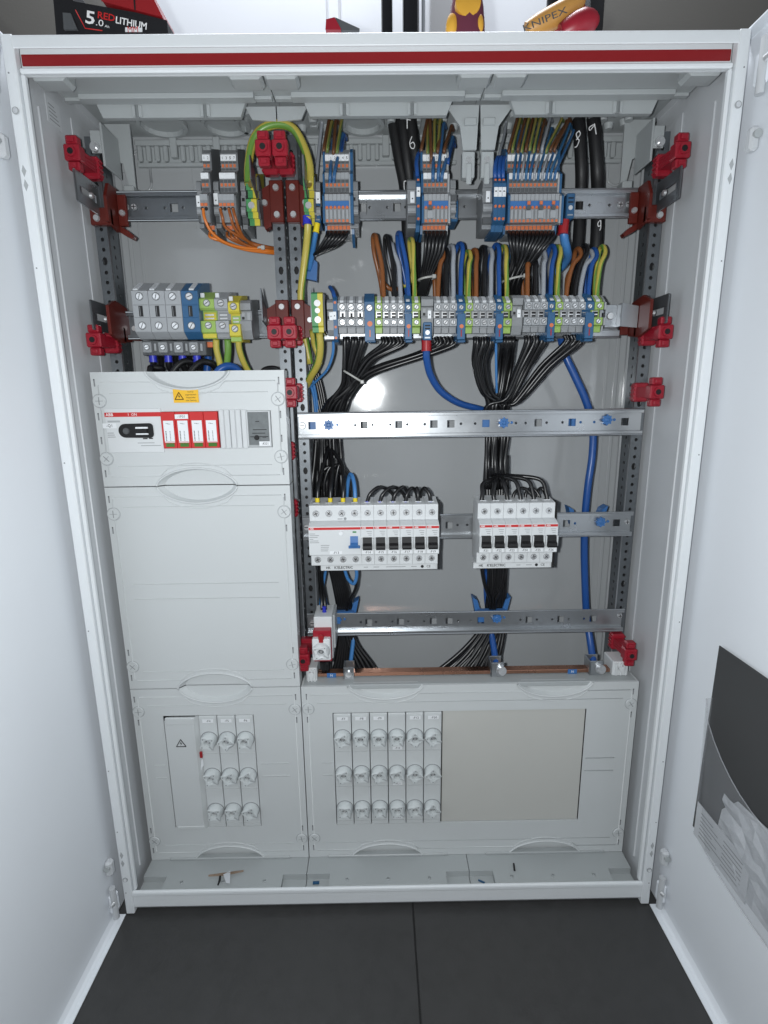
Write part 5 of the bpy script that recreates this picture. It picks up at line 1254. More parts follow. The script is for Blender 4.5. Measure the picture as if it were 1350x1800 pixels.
scrawl('white handwritten six on the front cable of the left bunch', [[(724, 240), (720.5, 250), (722, 259), (727, 261), (729, 255), (726, 250), (721.5, 253)]], 147)
scrawl('white handwritten bracket mark on the black cable above the rail', [[(714, 318), (710.5, 320), (711, 334), (714, 334)]], 153)
scrawl('white handwritten eight on the right-hand black cables', [[(1018, 230), (1013, 235), (1015, 243), (1018, 247), (1014, 257), (1010, 259)], [(1018, 230), (1020, 236), (1013, 246)]], 148)
scrawl('white handwritten 9 near the top of the right cable', [[(1043, 219), (1036, 224), (1037, 229), (1044, 221), (1045, 218), (1048, 236)]], 144.5)
scrawl('white handwritten 9 low on the right cable', [[(1055, 387), (1051, 392), (1052, 398), (1056, 395), (1056, 387), (1056, 400), (1054, 405)]], 156.5)
# thin wires above the tall terminals
def riser(label, col, x0, p0, Y0, xa, pa, group, r=2.2, bend=0.0):
    col = {id(WBROWN): TBROWN, id(WBLUE2): TBLU}.get(id(col), col)
    wire('thin_wire', label, col, [(x0, p0, Y0), (x0+(xa-x0)*.12+bend, p0-(p0-pa)*.22, Y0-3), (x0+(xa-x0)*.6+bend, p0-(p0-pa)*.62, (Y0+140)/2), (xa, pa+4, 142), (xa+2, pa-3, 150), (xa+5, pa+6, 166)], r, group, 5)
g = 'thin wires rising from the middle left terminals'
for lb, col, x0, p0, Y0, xa, pa in (('brown thin wire, leftmost above the six terminals nearest the middle posts', WBROWN, 568.5, 272, 118, 577, 214), ('yellow striped thin wire, second above the six terminals nearest the middle posts', GY, 575, 270, 116, 582, 217),
   ('brown thin wire, third above the six terminals nearest the middle posts', WBROWN, 586, 275, 114, 590, 211), ('green striped thin wire, last above the six terminals nearest the middle posts', GY, 592, 275, 116, 600, 211),
   ('left blue wire hanging in front of the six terminals nearest the middle posts', WBLUE2, 580, 321, 98, 584, 250), ('right blue wire hanging in front of the six terminals nearest the middle posts', WBLUE2, 586.5, 321, 98, 601, 238), ('blue wire behind the right edge of the six terminals nearest the middle posts', WBLUE, 600, 275, 120, 604, 240)):
    riser(lb, col, x0, p0, Y0, xa, pa, g)
g = 'thin wires rising beside the marked cable'
for lb, col, x0, p0, Y0, xa, pa in (('brown thin wire, leftmost beside the cable marked 6', WBROWN, 740, 272, 118, 750, 212), ('green striped thin wire beside the cable marked 6', GY, 752, 275, 116, 752, 220), ('brown thin wire in front of the white markers beside the cable marked 6', WBROWN, 758, 288, 111, 756, 206),
   ('yellow striped thin wire beside the cable marked 6, upper', GY, 764, 272, 118, 764, 211), ('yellow striped thin wire beside the cable marked 6, lower', GY, 770, 272, 120, 773, 213), ('brown thin wire, fourth beside the cable marked 6', WBROWN, 769, 272, 115, 776, 224), ('brown thin wire, rightmost beside the cable marked 6', WBROWN, 780, 272, 115, 792, 224),
   ('left blue wire in front of the terminals beside the cable marked 6', WBLUE2, 761, 319, 98, 763, 240), ('middle blue wire in front of the terminals beside the cable marked 6', WBLUE2, 770, 319, 98, 779, 220), ('right blue wire in front of the terminals beside the cable marked 6', WBLUE2, 776, 319, 98, 794, 244), ('dark blue wire at the right of the terminals beside the cable marked 6', WBLUE, 787, 290, 114, 795, 252)):
    riser(lb, col, x0, p0, Y0, xa, pa, g)
wire('thin_wire', 'blue wire looping into the single slim blue terminal', WBLUE, [(734, 312, 99), (733, 300, 100), (732, 285, 106), (736, 270, 118), (744, 275, 130), (745, 300, 140)], 2.6)
TEAL = mat('shaded_blue_wire_pvc', (0.03, 0.12, 0.25), 0.36)
cols = [WBROWN, GY, WBROWN, GY, WBROWN, GY, GY, WBROWN, WGREY, GY, WBROWN, WBROWN]
rr = random.Random(3)
tops = [908, 913, 922, 928, 935, 942, 950, 956, 966, 986, 994, 999]
for i in range(12):
    x = 893.5+7.1*i
    cn = {WBROWN: 'brown', GY: 'yellow and green', WGREY: 'grey'}[cols[i]]
    riser('%s upper wire above the widest group, %s from the left' % (cn.capitalize(), ORD[i]), cols[i], x+(2 if i > 1 else 0), 270 + (4 if i % 3 == 0 else 0), 115, tops[i] + 0.0, 206 + rr.uniform(0, 9), 'upper thin wires of the widest group', 1.9)
for i in range(11):
    x = 903+7.1*i
    xa = [912, 922, 930, 938, 948, 958, 968, 976, 985, 1000, 1006][i]
    c_ = [TEAL, WBLUE2, WGREY, TEAL, WBLUE2, WGREY, TEAL, WGREY, WBLUE2, TEAL, WBLUE2][i]
    cn = {TEAL: 'dark blue', WBLUE2: 'light blue', WGREY: 'grey'}[c_]
    riser('%s lower wire across the white markers of the widest group, %s from the left' % (cn.capitalize(), ORD[i]), c_, x, 317, 98, xa, 226 + rr.uniform(-6, 10), 'lower thin wires of the widest group', 1.8)
for i in range(3):
    wire('thin_wire', 'blue wire looping into the %s slim blue terminal' % ('left', 'middle', 'right')[i], WBLUE, [(870.5+7*i, 314, 98), (870+7*i, 300, 97), (872+6.5*i, 284, 104), (876+6*i, 277, 112), (884+4*i, 284, 124), (890+3*i, 310, 138)], 2.7, 'blue loops of the slim terminals')
wire('thin_wire', 'pale grey wire falling past the left of the slim blue terminals', WGREY, [(890, 215, 165), (886, 240, 150), (878, 270, 130), (874, 300, 128)], 1.8)
wire('thin_wire', 'pale grey wire falling left of the six terminals nearest the middle posts', WGREY, [(566, 215, 172), (562, 250, 170), (557, 300, 166), (555, 330, 160)], 2.4)
# ------------------------------------------------------------------ loops above the screw row
loops = [('brown', WBROWN, 661, 412, 675), ('black', WBLACK, 682, 414, 694), ('grey', WGREY, 690, 428, 705), ('blue', WBLUE, 704, 408, 719), ('green', GY, 725, 419, 729),
 ('brown', WBROWN, 778, 437, 769.5), ('black', WBLACK, 785, 436, 783.5), ('grey', WGREY, 796, 431, 797), ('blue', WBLUE, 812, 427, 809.5), ('yellow', GY, 826, 441, 823.5), ('brown', WBROWN, 837, 438, 837), ('black', WBLACK, 852, 433, 851), ('grey', WGREY, 864, 437, 863), ('blue', WBLUE, 876, 429, 877.5), ('green', GY, 889, 432, 891),
 ('brown', WBROWN, 928, 452, 927), ('black', WBLACK, 941, 455, 941), ('grey', WGREY, 957, 441, 955), ('blue', WBLUE, 974, 431, 967.5), ('yellow', GY, 984, 432, 980), ('brown', WBROWN, 1019, 436, 995), ('black', WBLACK, 1030, 430, 1009), ('grey', WGREY, 1040, 440, 1019), ('blue', WBLUE, 1047, 437, 1034), ('yellow', GY, 1062, 432, 1049)]
seen = {}
for cn, m, ax, ay, fx in loops:
    seen[cn] = seen.get(cn, 0)+1
    f = -2 if fx > 900 else 0
    back = 3 if ax < 740 else (-7 if cn != 'blue' else -10)
    wire('wire_loop', '%s %s wire loop standing above the screw row' % (ORD[seen[cn]-1].capitalize(), cn) + (' from the left' if True else ''), m, [(fx, 527+f, 98), (fx + (ax-fx)*.12, 500, 102), (fx+(ax-fx)*.5 + (3 if ax < 720 else 0), 466, 107), (ax+1.5, ay+14, 112), (ax-1, ay+2, 120), (ax-6+back*.2, ay+6, 130), (ax-6+back, ay+34, 140), (ax-3+back+(fx-ax)*.5, 490, 148), (ax+back+(fx-ax)*.7, 530, 156)], 3.1, 'wire loops above the screw row', 5, 9)
wire('wire_loop', 'brown wire tail bent sideways behind the first loops', WBROWN, [(668, 470, 140), (672, 492, 142), (684, 507, 144), (700, 508, 148), (712, 500, 156)], 3.0)
wire('wire_loop', 'green striped wire tail bent behind the fifth loop', GY, [(727, 470, 140), (722, 495, 146), (712, 503, 150), (704, 498, 155)], 3.0)
for i, (px, c_, cn) in enumerate(((896, WBLUE2, 'left'), (902, WBLUE2, 'middle'), (893, WGREY, 'pale'))):
    wire('thin_wire', 'thin %s wire behind the black wires of the widest group' % ('left blue', 'right blue', 'pale grey')[i], c_, [(px-10, 432, 150), (px-4, 450, 152), (px+2, 480, 156), (px+1, 520, 160)], 1.8, 'thin wires behind the widest group')
wire('thin_wire', 'blue wire from the head of the screw row to the posts', WBLUE2, [(586, 599, 96), (585, 622, 104), (576, 648, 116), (560, 666, 130), (543, 682, 145)], 1.9)
wire('thin_wire', 'short blue wire sticking up at the head of the screw row', WBLUE, [(589, 527, 90), (586, 515, 94), (582, 507, 104), (580, 505, 112)], 2.8)
# ------------------------------------------------------------------ black wires below the screw row
def rnd(k, s): return random.Random(k*7919+13).uniform(-s, s)
kk = 0
def down(x, f, path, r, label, group):
    global kk; kk += 1
    wire('black_wire', label, WBLACK, [(x, 592+f, 112), (x, 606+f, 112)] + [(a+rnd(kk*9, w)+rnd(kk*9+i, w*.12), b_, Y+rnd(kk*5, 7)+rnd(kk*5+i, 1.5)) for i, (a, b_, Y, w) in enumerate(path)], r, group, 5, 7)
g = 'black wires below the first block of the screw row'
LBUN = [(593, 712, 140, 20), (578, 760, 146, 19), (580, 810, 140, 20), (578, 860, 138, 22)]
for n_, x in enumerate((606, 611, 620, 625, 634, 639)): down(x, 0, [(614+(x-622)*.5, 655, 128, 2), (613+(x-622)*.6, 680, 134, 5)] + LBUN, 3.1, ORD[n_].capitalize() + ' black wire dropping straight from the wide grey terminals', g)
for n_, x in enumerate((672, 677, 684, 690, 697, 703, 709)): down(x, 0, [(650+(x-690)*.5, 630, 122, 3), (628+(x-690)*.35, 660, 130, 6), (607, 688, 136, 10)] + LBUN, 3.0, ORD[n_].capitalize() + ' black wire slanting left from the narrow grey terminals before the red ferrule', g)
for n_, x in enumerate((766, 772, 779, 785, 792, 798)): down(x, 0, [(735+(x-780)*.6, 625, 122, 3), (665, 648+(x-780)*.2, 128, 4), (634, 668, 134, 6), (606, 697, 138, 12)] + LBUN, 3.0, ORD[n_].capitalize() + ' black wire sweeping far left behind the red ferrule', g)
tie(621, 662, 126, 15, 15, 'pale cable tie round the black wires above the empty slotted rail', -0.55)
g = 'black wires below the right half of the screw row'
RB = [(873, 715, 140, 21), (873, 765, 148, 21), (871, 815, 140, 21), (872, 860, 138, 21)]
for n_, x in enumerate((835, 839, 848, 853, 862, 866)): down(x, 0, [(843+(x-850)*.7, 640, 124, 2), (855+(x-850)*.5, 690, 134, 3)] + RB, 3.0, ORD[n_].capitalize() + ' black wire dropping from the middle of the screw row', g)
for x in (882, 887, 892, 897, 902, 889, 895): down(x, 0, [(887+(x-890)*.8, 640, 138, 4), (880+(x-890)*.5, 690, 142, 5)] + RB, 3.3, 'black wire of the dense bundle below the second block', g)
for n_, x in enumerate((924, 929, 938, 943, 951, 957)): down(x, -2, [(920+(x-940)*.7, 645, 124, 2), (894+(x-940)*.4, 700, 134, 3)] + RB, 3.0, ORD[n_].capitalize() + ' black wire slanting left from right of the dense bundle', g)
for n_, x in enumerate((992, 996, 1003, 1008, 1016, 1020)): down(x, -3, [(958+(x-1005)*.8, 645, 124, 2), (907+(x-1005)*.4, 706, 136, 3)] + RB, 3.0, ORD[n_].capitalize() + ' black wire slanting far left from the right end of the screw row', g)
wire('thin_wire', 'blue wire among the black ones below the second block', WBLUE2, [(872, 596, 110), (872, 640, 122), (873, 690, 138), (872, 720, 146)], 1.8)
g = 'black wires hugging the middle posts'
for i in range(5):
    wire('black_wire', ORD[i].capitalize() + ' black wire hugging the middle posts, counted from the posts', WBLACK, [(540+2*i, 590, 150), (543+3*i, 640, 150), (552+4*i, 690, 152), (562+3*i, 740, 152), (560+3*i, 800, 148), (552+4*i, 850, 140)], 2.3, g)
for i in range(2): wire('thin_wire', '%s blue wire hugging the middle posts behind the red holder' % ('Left', 'Right')[i], WBLUE2, [(541+5*i, 655, 142), (546+5*i, 675, 145), (552+4*i, 700, 150), (556+4*i, 740, 154)], 2.2, 'blue wires hugging the posts')
# thick blue cables
ferrule(749.5, 607, 86, 6.4, 13, FERR, 'dark red ferrule under the feed terminal of the screw row', 'red ferrules')
wire('blue_cable', 'thick blue cable curving right from the red ferrule behind the slotted rail', WBLUE, [(749.5, 612, 87), (750, 632, 92), (757, 660, 104), (775, 688, 120), (805, 708, 136), (840, 718, 150), (870, 726, 160), (900, 740, 165)], 4.9, 'thick blue cables', 7, 12, 'cable')
wire('blue_cable', 'thick blue cable falling along the right side to the copper bar', WBLUE, [(985, 590, 150), (994, 625, 142), (1010, 660, 140), (1030, 705, 139), (1042, 750, 140), (1041, 800, 140), (1034, 850, 138), (1029, 900, 138), (1027, 960, 137), (1028, 1020, 137), (1031, 1080, 136), (1038, 1130, 118), (1044, 1172, 94)], 5.5, 'thick blue cables', 7, 12, 'cable')
ferrule(990.5, 399, 112, 6.6, 16, FERR, 'dark red ferrule below the right end of the widest group', 'red ferrules', (-0.05, 0, -1))
wire('blue_cable', 'short thick blue cable below the upper red ferrule', WBLUE2, [(991, 405, 113), (992, 420, 116), (996, 438, 124), (998, 452, 136), (990, 466, 150), (975, 480, 160)], 5.6, 'thick blue cables', 7, 12, 'cable')
# ------------------------------------------------------------------ around the breakers
for i, (px, lb) in enumerate(((558, 'first'), (580.5, 'second'), (603, 'third'), (624.5, 'fourth'))):
    ferrule(px, 880.5, 86, 3.2, 9, FERY, '%s yellow ferrule on top of the wide breaker' % lb.capitalize(), 'yellow ferrules')
    if i < 3: wire('black_wire', 'black wire from the %s yellow ferrule of the wide breaker' % lb, WBLACK, [(px, 878, 86), (px+1, 858, 90), (px+6-i*3, 835, 104), (px+12-i*8, 812, 120), (578, 785, 140)], 3.0, 'black wires into the wide breaker')
    else: wire('neutral_wire', 'blue wire from the fourth yellow ferrule of the wide breaker', WBLUE2, [(px, 878, 86), (px-1, 858, 90), (px-4, 840, 98), (px-9, 834, 108), (px-13, 850, 118), (px-16, 885, 126)], 2.9)
for i in range(4): wire('black_wire', ORD[i].capitalize() + ' black wire from the left looping above the wide breaker', WBLACK, [(562+i*9, 885, 120), (560+i*10, 850, 118), (572+i*8, 824-i*2, 120), (592+i*4, 822, 124), (606+i*3, 845, 128), (608+i*2, 885, 132)], 2.7, 'black loops above the wide breaker')
for i in range(7): wire('black_wire', 'black wire falling behind the wide breaker', WBLACK, [(556+i*6.5, 770, 146), (553+i*7.5, 810, 140), (549+i*8.5, 850, 134), (550+i*8.5, 900, 136), (578+i*3.4, 990, 134), (590+i*3.5, 1040, 136), (597+i*3.6, 1090, 138), (594+i*4, 1150, 130), (580+i*7, 1200, 118)], 3.6, 'black wires falling behind the wide breaker')
for i, (a, ax, b_) in enumerate(((645.5, 668, 697), (668, 690, 715), (690.5, 708, 720), (713, 724, 735), (735, 733, 733), (757, 746, 738))):
    wire('black_wire', 'Black jumper arching from breaker -F%d' % (14+i), WBLACK, [(a, 882, 87), (a+(ax-a)*.25, 868, 88), (ax, 858-(2 if i < 3 else 0), 93), (ax+(b_-ax)*.7, 866, 102), (b_, 884, 108)], 2.7, 'black jumpers on the left breakers')
    ferrule(a, 883.5, 87, 2.7, 5, FERB, 'Dark blue ferrule on breaker -F%d' % (14+i), 'blue ferrules')
for i in range(6):
    a = 846 + 23.2*i
    wire('black_wire', 'Black wire arching into breaker -F%d' % (21+i), WBLACK, [(a, 882, 87), (a-(1 if i else -1)*2, 868, 90), (a-7*(i > 1)-i*2+3, 850-i*1.5, 98), (868+i*5, 842-i*1.2, 112), (862+i*4, 836, 130), (858+i*5, 800, 145)], 3.1, 'black wires into the right breakers')
for i in range(3): wire('black_wire', 'Black jumper between breakers behind -F%d' % (24+i), WBLACK, [(900+23*i, 884, 100), (905+20*i, 866, 102), (920+16*i, 858, 104), (936+12*i, 872, 100), (938+12*i, 884, 96)], 2.4, 'black jumpers on the right breakers')
for i in range(9): wire('black_wire', 'black wire of the bundle passing behind the right breakers', WBLACK, [(856+i*4.4, 800, 146), (856+i*4.4, 850, 142), (858+i*4, 930, 132), (860+i*3.6, 1000, 134), (858+i*3.6, 1050, 138), (850+i*4.6, 1100, 138), (826+i*6.5, 1150, 126), (770+i*12, 1202, 116)], 3.6, 'black wires behind the right breakers')
for i in range(9): wire('black_wire', ORD[i].capitalize() + ' black wire fanning to the lower left under the right breakers', WBLACK, [(856+i*3.4, 1070, 136), (846+i*3.6, 1104, 134), (808+i*6.6, 1148+(i%2)*5, 126), (742+i*13, 1200, 114)], 3.7, 'black wires fanning above the copper bar')
for i in range(4): wire('black_wire', ORD[i].capitalize() + ' black wire fanning to the right below the fuse switch', WBLACK, [(604+i*4, 1090, 138), (612+i*5, 1130, 132), (628+i*8, 1165, 124), (642+i*10, 1198, 116)], 3.2, 'black wires fanning right of the fuse switch')
for i, px in enumerate((846.5, 867, 886.5)):
    ferrule(px, 992.5, 88, 2.7, 4, FERY, 'Small yellow ferrule under breaker -F%d' % (21+i), 'yellow ferrules')
    wire('black_wire', 'Black wire leaving the foot of breaker -F%d' % (21+i), WBLACK, [(px, 992, 88), (px+1, 1005, 92), (px+6-5*i, 1030, 108), (862+i*4, 1060, 126), (860+i*6, 1100, 134)], 2.6, 'black wires under the right breakers')
wire('neutral_wire', 'blue wire looping under the wide breaker', WBLUE2, [(625.5, 994, 88), (627, 1012, 92), (622, 1026, 98), (612, 1018, 108), (606, 1002, 118)], 2.6)
ferrule(625.5, 995, 88, 3.0, 5, FERY, 'small yellow ferrule under the wide breaker', 'yellow ferrules')
wire('black_wire', 'black wire slanting down from under the wide breaker', WBLACK, [(628, 1000, 110), (626, 1030, 112), (616, 1055, 124), (604, 1090, 136)], 2.2)
wire('neutral_wire', 'blue wire from the breakers past the lowest rail to the small clamp', WBLUE2, [(573, 1000, 130), (566, 1040, 134), (562, 1070, 136)], 2.2)
wire('neutral_wire', 'blue wire into the small clamp on the copper bar', WBLUE2, [(622, 1060, 140), (622, 1110, 138), (618, 1150, 118), (613, 1188, 92)], 3.4)
wire('blue_cable', 'blue cable into the middle clamp on the copper bar', WBLUE, [(855, 1000, 140), (856, 1050, 142), (862, 1100, 138), (868, 1140, 118), (873, 1176, 92)], 5.0, 'thick blue cables', 7, 12, 'cable')
for i in range(2): wire('black_wire', '%s black wire into the top of the fuse switch' % ('Left', 'Right')[i], WBLACK, [(566+6*i, 1072, 88), (565+5*i, 1050, 96), (562+4*i, 1020, 118), (562+4*i, 990, 134)], 2.3, 'black wires into the fuse switch')
ferrule(570, 1070, 88, 2.8, 8, FERB, 'blue ferrule on top of the fuse switch', 'blue ferrules')
for i in range(2): wire('black_wire', '%s black wire under the fuse switch' % ('Left', 'Right')[i], WBLACK, [(567+8*i, 1150, 78), (569+7*i, 1170, 84), (570+6*i, 1200, 100)], 3.0, 'black wires under the fuse switch')
# ------------------------------------------------------------------ under the large terminals, left
for i, px in enumerate((269, 296, 321, 346.5)):
    ferrule(px, 630, 92, 5.0, 8, FERB, '%s blue ferrule under the tap blocks' % ORD[i].capitalize(), 'blue ferrules')
    wire('black_wire', '%s thick black wire under the tap blocks' % ORD[i].capitalize(), WBLACK, [(px, 633, 92), (px+1, 642, 94), (px+5, 652, 98), (px+12, 670, 104)], 4.4, 'thick black wires under the tap blocks')
for i, px in enumerate((283, 308, 333, 352)):
    wire('black_wire', '%s black wire passing behind the tap blocks' % ORD[i].capitalize(), WBLACK, [(px, 600, 128), (px, 625, 124), (px+2, 650, 118), (px+4, 675, 115)], 4.0, 'black wires behind the tap blocks')
for i, (a, b_, h) in enumerate(((303, 352, 636), (335, 382, 637), (262, 284, 646))):
    wire('black_wire', '%s thick black wire arching along the top edge of the upper left cover' % ('Middle', 'Right', 'Left')[i], WBLACK, [(a, 668, 78), (a+2, 652, 80), ((a+b_)/2-6, h, 86), ((a+b_)/2+12, h+2, 94), (b_, 652, 104), (b_+2, 672, 110)], 4.4, 'black arches above the upper left cover')
wire('blue_cable', 'blue cable arching along the top edge of the upper left cover', WBLUE, [(378, 668, 80), (384, 652, 82), (398, 644, 86), (414, 647, 94), (424, 660, 100), (428, 675, 106)], 5.2, 'thick blue cables', 6, 12, 'cable')
wire('blue_cable', 'blue cable rising behind the earth wires', WBLUE, [(365, 606, 112), (366, 628, 110), (364, 650, 108), (362, 675, 106)], 5.0, 'thick blue cables', 6, 12, 'cable')
wire('earth_wire', 'left green and yellow wire under the lime terminals', GY, [(380, 596, 90), (381, 615, 93), (387, 640, 98), (392, 672, 104)], 4.6, 'earth wires under the lime terminals', twist=0.0)
wire('earth_wire', 'middle green wire under the grey terminal', WGREEN, [(400, 596, 90), (401, 615, 93), (399, 640, 98), (397, 672, 104)], 4.6, 'earth wires under the lime terminals')
wire('earth_wire', 'right green and yellow wire curving from the blue ferrule', GY, [(419, 598, 90), (421, 615, 94), (429, 638, 102), (442, 662, 112), (450, 680, 118)], 4.4, 'earth wires under the lime terminals', twist=0.0)
ferrule(418.5, 595, 89, 4.9, 6, FERB, 'blue ferrule above the curving green and yellow wire', 'blue ferrules')
wire('black_wire', 'black wire hump at the right top edge of the upper left cover', WBLACK, [(455, 668, 90), (462, 652, 92), (474, 647, 96), (488, 650, 102), (496, 668, 108)], 3.4)
t = MB(); c = at(370, 606, 96); t.box(c.x-7, c.x+4, 94, 100, c.z-3.5, c.z+3.5, ORANGE, 0.6); t.build('wire_lever', label='small orange lever below the blue large terminal', cat='lever', loc=c)
# blue clip behind the middle posts
c = at(543, 470, 138); t = MB(); t.prism([(c.x-8, c.z-14), (c.x+10, c.z-18), (c.x+12, c.z+6), (c.x+4, c.z+12), (c.x-8, c.z+10)], 'y', 136, 146, TBLUEL); t.build('cable_clip', label='blue cable clip beside the middle posts under the black wires', cat='cable clip', loc=c, bevel=0.8)
# ================================================================== things on top of the cabinet
ZTOP = 1085.0
def topthing(name, label, cat, px, Y): return thing(name, label, cat, (at(px, 40, Y).x, Y, ZTOP))
BK = mat('battery_black', (0.012, 0.012, 0.014), 0.45, bump=0.2, bscale=600)
BR = mat('battery_red', (0.30, 0.014, 0.018), 0.35)
Yb = 40.0
T = topthing('battery_pack', 'red and black tool battery lettered 5.0 on top of the cabinet', 'battery', 190, Yb)
A = lambda px, py, Y=Yb: at(px, py, Y)
def polyat(mb, pts, y0, y1, m): mb.prism([(A(px, py, y0).x, A(px, py, y0).z) for px, py in pts], 'y', y0, y1, m)
t = MB(); q = [A(px, py, Yb) for px, py in ((91, -30), (96, 50), (294, 50), (294, 36), (240, 22), (128, 2), (126, -30))]
q = [(p.x, p.z) for p in q]; q[1] = (q[1][0], ZTOP+0.3); q[2] = (q[2][0], ZTOP+0.3)
t.prism(q, 'y', Yb, Yb+78, BK); t.build('housing', T, 2.0)
t = MB(); polyat(t, ((178, -30), (178, 2), (232, 16), (286, 30), (272, 2), (258, -30)), Yb-1.5, Yb+70, BR); t.build('red_cap', T, 2.5)
t = MB(); polyat(t, ((232, -30), (236, 17.5), (238.5, 18), (236, -30)), Yb-1.9, Yb-1.6, BK); t.build('seam', T)
t = MB(); polyat(t, ((110, 22), (124, 23), (136, 52), (112, 52)), Yb-2.5, Yb-0.2, TDARK); t.build('release_button', T, 1.0)
u = (A(258, 46.5) - A(200, 34)).normalized(); v = Vector((-u.z, 0, u.x)) if u.x > 0 else Vector((u.z, 0, -u.x))
t = MB(); y_ = Yb-0.35
def tx(s, size, px, py, m, wpx):
    c = A(px, py); text(t, s, size, (c.x, y_, c.z), m, u, v, 1, (A(px+wpx/2, py)-A(px-wpx/2, py)).length)
tx('5', 17, 159, 32.5, INKW, 16); tx('.0', 9, 175.5, 41, INKW, 13); tx('Ah', 3.5, 188.5, 47, INKW, 8)
tx('RED', 9, 187, 30, STRIPR, 30); tx('LITHIUM', 9, 231, 41.5, INKW, 54)
tag(t.build('lettering', T), kind='stuff')
t = MB(); polyat(t, ((220, 48), (250, 49), (250, 56), (220, 56)), Yb-0.5, Yb-0.1, LABELW); lb = t.build('badge', T)
t = MB(); c = A(229, 53); text(t, 'M', 8, (c.x, Yb-0.7, c.z), STRIPR); c = A(239, 53); text(t, 'M', 8, (c.x, Yb-0.7, c.z), STRIPR); t.build('lettering', lb)
t = MB(); a0, a1 = A(133, 18), A(150, 50); t.tube([(a0.x, Yb-.2, a0.z), (a1.x, Yb-.2, a1.z), (A(180, 54).x, Yb-.2, A(180, 54).z)], 0.6, STRIPR, 5); t.build('red_line', T)
# red and grey tool end
T = topthing('tool_end', 'small red and grey tool end lying on the cabinet edge', 'tool', 590, 45)
t = MB(); polyat(t, ((572, 52), (573, 34), (588, 30), (600, 52)), 45, 75, RED); t.build('red_grip', T, 1.0)
t = MB(); polyat(t, ((588.5, 30), (632, 50), (632, 54), (600.5, 53)), 46, 75, TDARK); t.build('grey_blade', T, 1.0)
# screwdriver handle
Ys = 60; T = topthing('screwdriver', 'purple and yellow screwdriver handle standing on the cabinet', 'screwdriver', 820, Ys)
PURP = mat('purple_handle', (0.15, 0.035, 0.06), 0.35); YEL = mat('yellow_handle_inlay', (0.75, 0.40, 0.05), 0.4)
c = A(820, 48, Ys); prof = [(-70, 20), (-20, 21), (0, 20.5), (18, 18.5), (34, 15), (46, 10), (52, 4), (53, 0.1)]
t = MB(); n = 20; V = []
for h, r in prof:
    for i in range(n): a = 2*math.pi*i/n; V.append((c.x + r*math.cos(a), Ys + r*math.sin(a), max(ZTOP+0.3, c.z + h)))
t.add(V, [(j*n+i, j*n+(i+1) % n, (j+1)*n+(i+1) % n, (j+1)*n+i) for j in range(len(prof)-1) for i in range(n)], PURP, True); t.build('handle', T)
for (px, py, rx, rz) in ((822, 8, 14, 14), (795, 44, 6.5, 12), (843, 42, 4.5, 10)):
    e = A(px, py, Ys-15); t = MB(); V = [(e.x, e.y-6.2, e.z)]
    for i in range(16): a = 2*math.pi*i/16; V.append((e.x+rx*math.cos(a), e.y-5.4+abs(px-820)*.25 + (2.0 if rz > 12 else 0)*max(0, math.sin(a))*2.2, e.z+rz*math.sin(a)))
    V2 = [(p[0], p[1]+8, p[2]) for p in V]
    t.add(V, [(0, 1+i, 1+(i+1) % 16) for i in range(16)], YEL, True); t.add(V[1:]+V2[1:], [(i, (i+1) % 16, 16+(i+1) % 16, 16+i) for i in range(16)], YEL, True); t.build('grip_inlay', T)
# pliers
Yp = 50; T = topthing('pliers', 'red and yellow insulated pliers lying on top of the cabinet', 'pliers', 990, Yp)
YH = mat('yellow_handle', (0.55, 0.28, 0.07), 0.4)
def handle(pts, r, m, name):
    P = smooth_path([A(px, py, yy) for px, py, yy in pts], 6); rr_ = [r*(0.75+0.35*math.sin(math.pi*min(1, i/(len(P)-1)*1.1))) for i in range(len(P))]; rr_[-1] *= 0.55; rr_[-2] *= 0.8
    t = MB(); t.tube(P, rr_, m, 12); return t.build(name, T)
h1 = handle([(925, 54, 52), (950, 42, 50), (985, 24, 48), (1012, 6, 47), (1020, -12, 47)], 10.5, YH, 'yellow_handle')
h2 = handle([(950, 56, 62), (985, 46, 60), (1008, 38, 58), (1024, 8, 56)], 9, mat('dark_red_handle', (0.30, 0.015, 0.015), 0.4), 'dark_handle')
h3 = handle([(985, 60, 42), (1010, 48, 40), (1034, 36, 40), (1044, 24, 40)], 12.5, RED, 'red_handle')
u = (A(1000, 18, 38) - A(950, 40, 38)).normalized(); v = Vector((-u.z, 0, u.x)); t = MB(); c = A(957, 36, 38); text(t, 'KNIPEX', 9.5, (c.x, 36.6, c.z), TDARK, u, v, 1, 50); tag(t.build('lettering', h1), kind='stuff')
# ------------------------------------------------------------------ things behind the cabinet
WB = mat('white_board', (0.82, 0.84, 0.88), 0.5, var=0.03, scale=3)
def backing(name, label, cat, px0, px1, Y, m, h, d=12):
    a, b_ = at(px0, 20, Y).x, at(px1, 20, Y).x; T = thing(name, label, cat, ((a+b_)/2, Y, TZ)); t = MB(); t.box(a, b_, Y, Y+d, TZ, h, m, 1.5); t.build('sheet', T); return T
backing('white_board', 'bright white board standing behind the cabinet', 'board', 272, 1035, 640, WB, 1720, 18)
t = backing('narrow_upright', 'pale grey upright standing behind the screwdriver', 'post', 757, 796, 600, mat('pale_grey_plastic', (0.42, 0.42, 0.43), 0.4), 1700, 30)
t = backing('narrow_upright', 'dark upright behind the pliers', 'post', 1036, 1062, 590, BK, 1700, 40)
for px, r, lb in ((680, 11, 'left black upright tube behind the cabinet'), (722, 16, 'right black upright tube behind the cabinet'), (972, 13, 'black upright tube behind the yellow pliers handle')):
    Y = 560; c = at(px, 20, Y); T = thing('upright_tube', lb, 'tube', (c.x, Y, TZ), 'black tubes behind the cabinet'); t = MB(); t.cyl((c.x, Y, TZ), 'z', r, 1700, mat('gloss_black_tube', (0.01, 0.01, 0.012), 0.15), 20); t.build('tube', T)
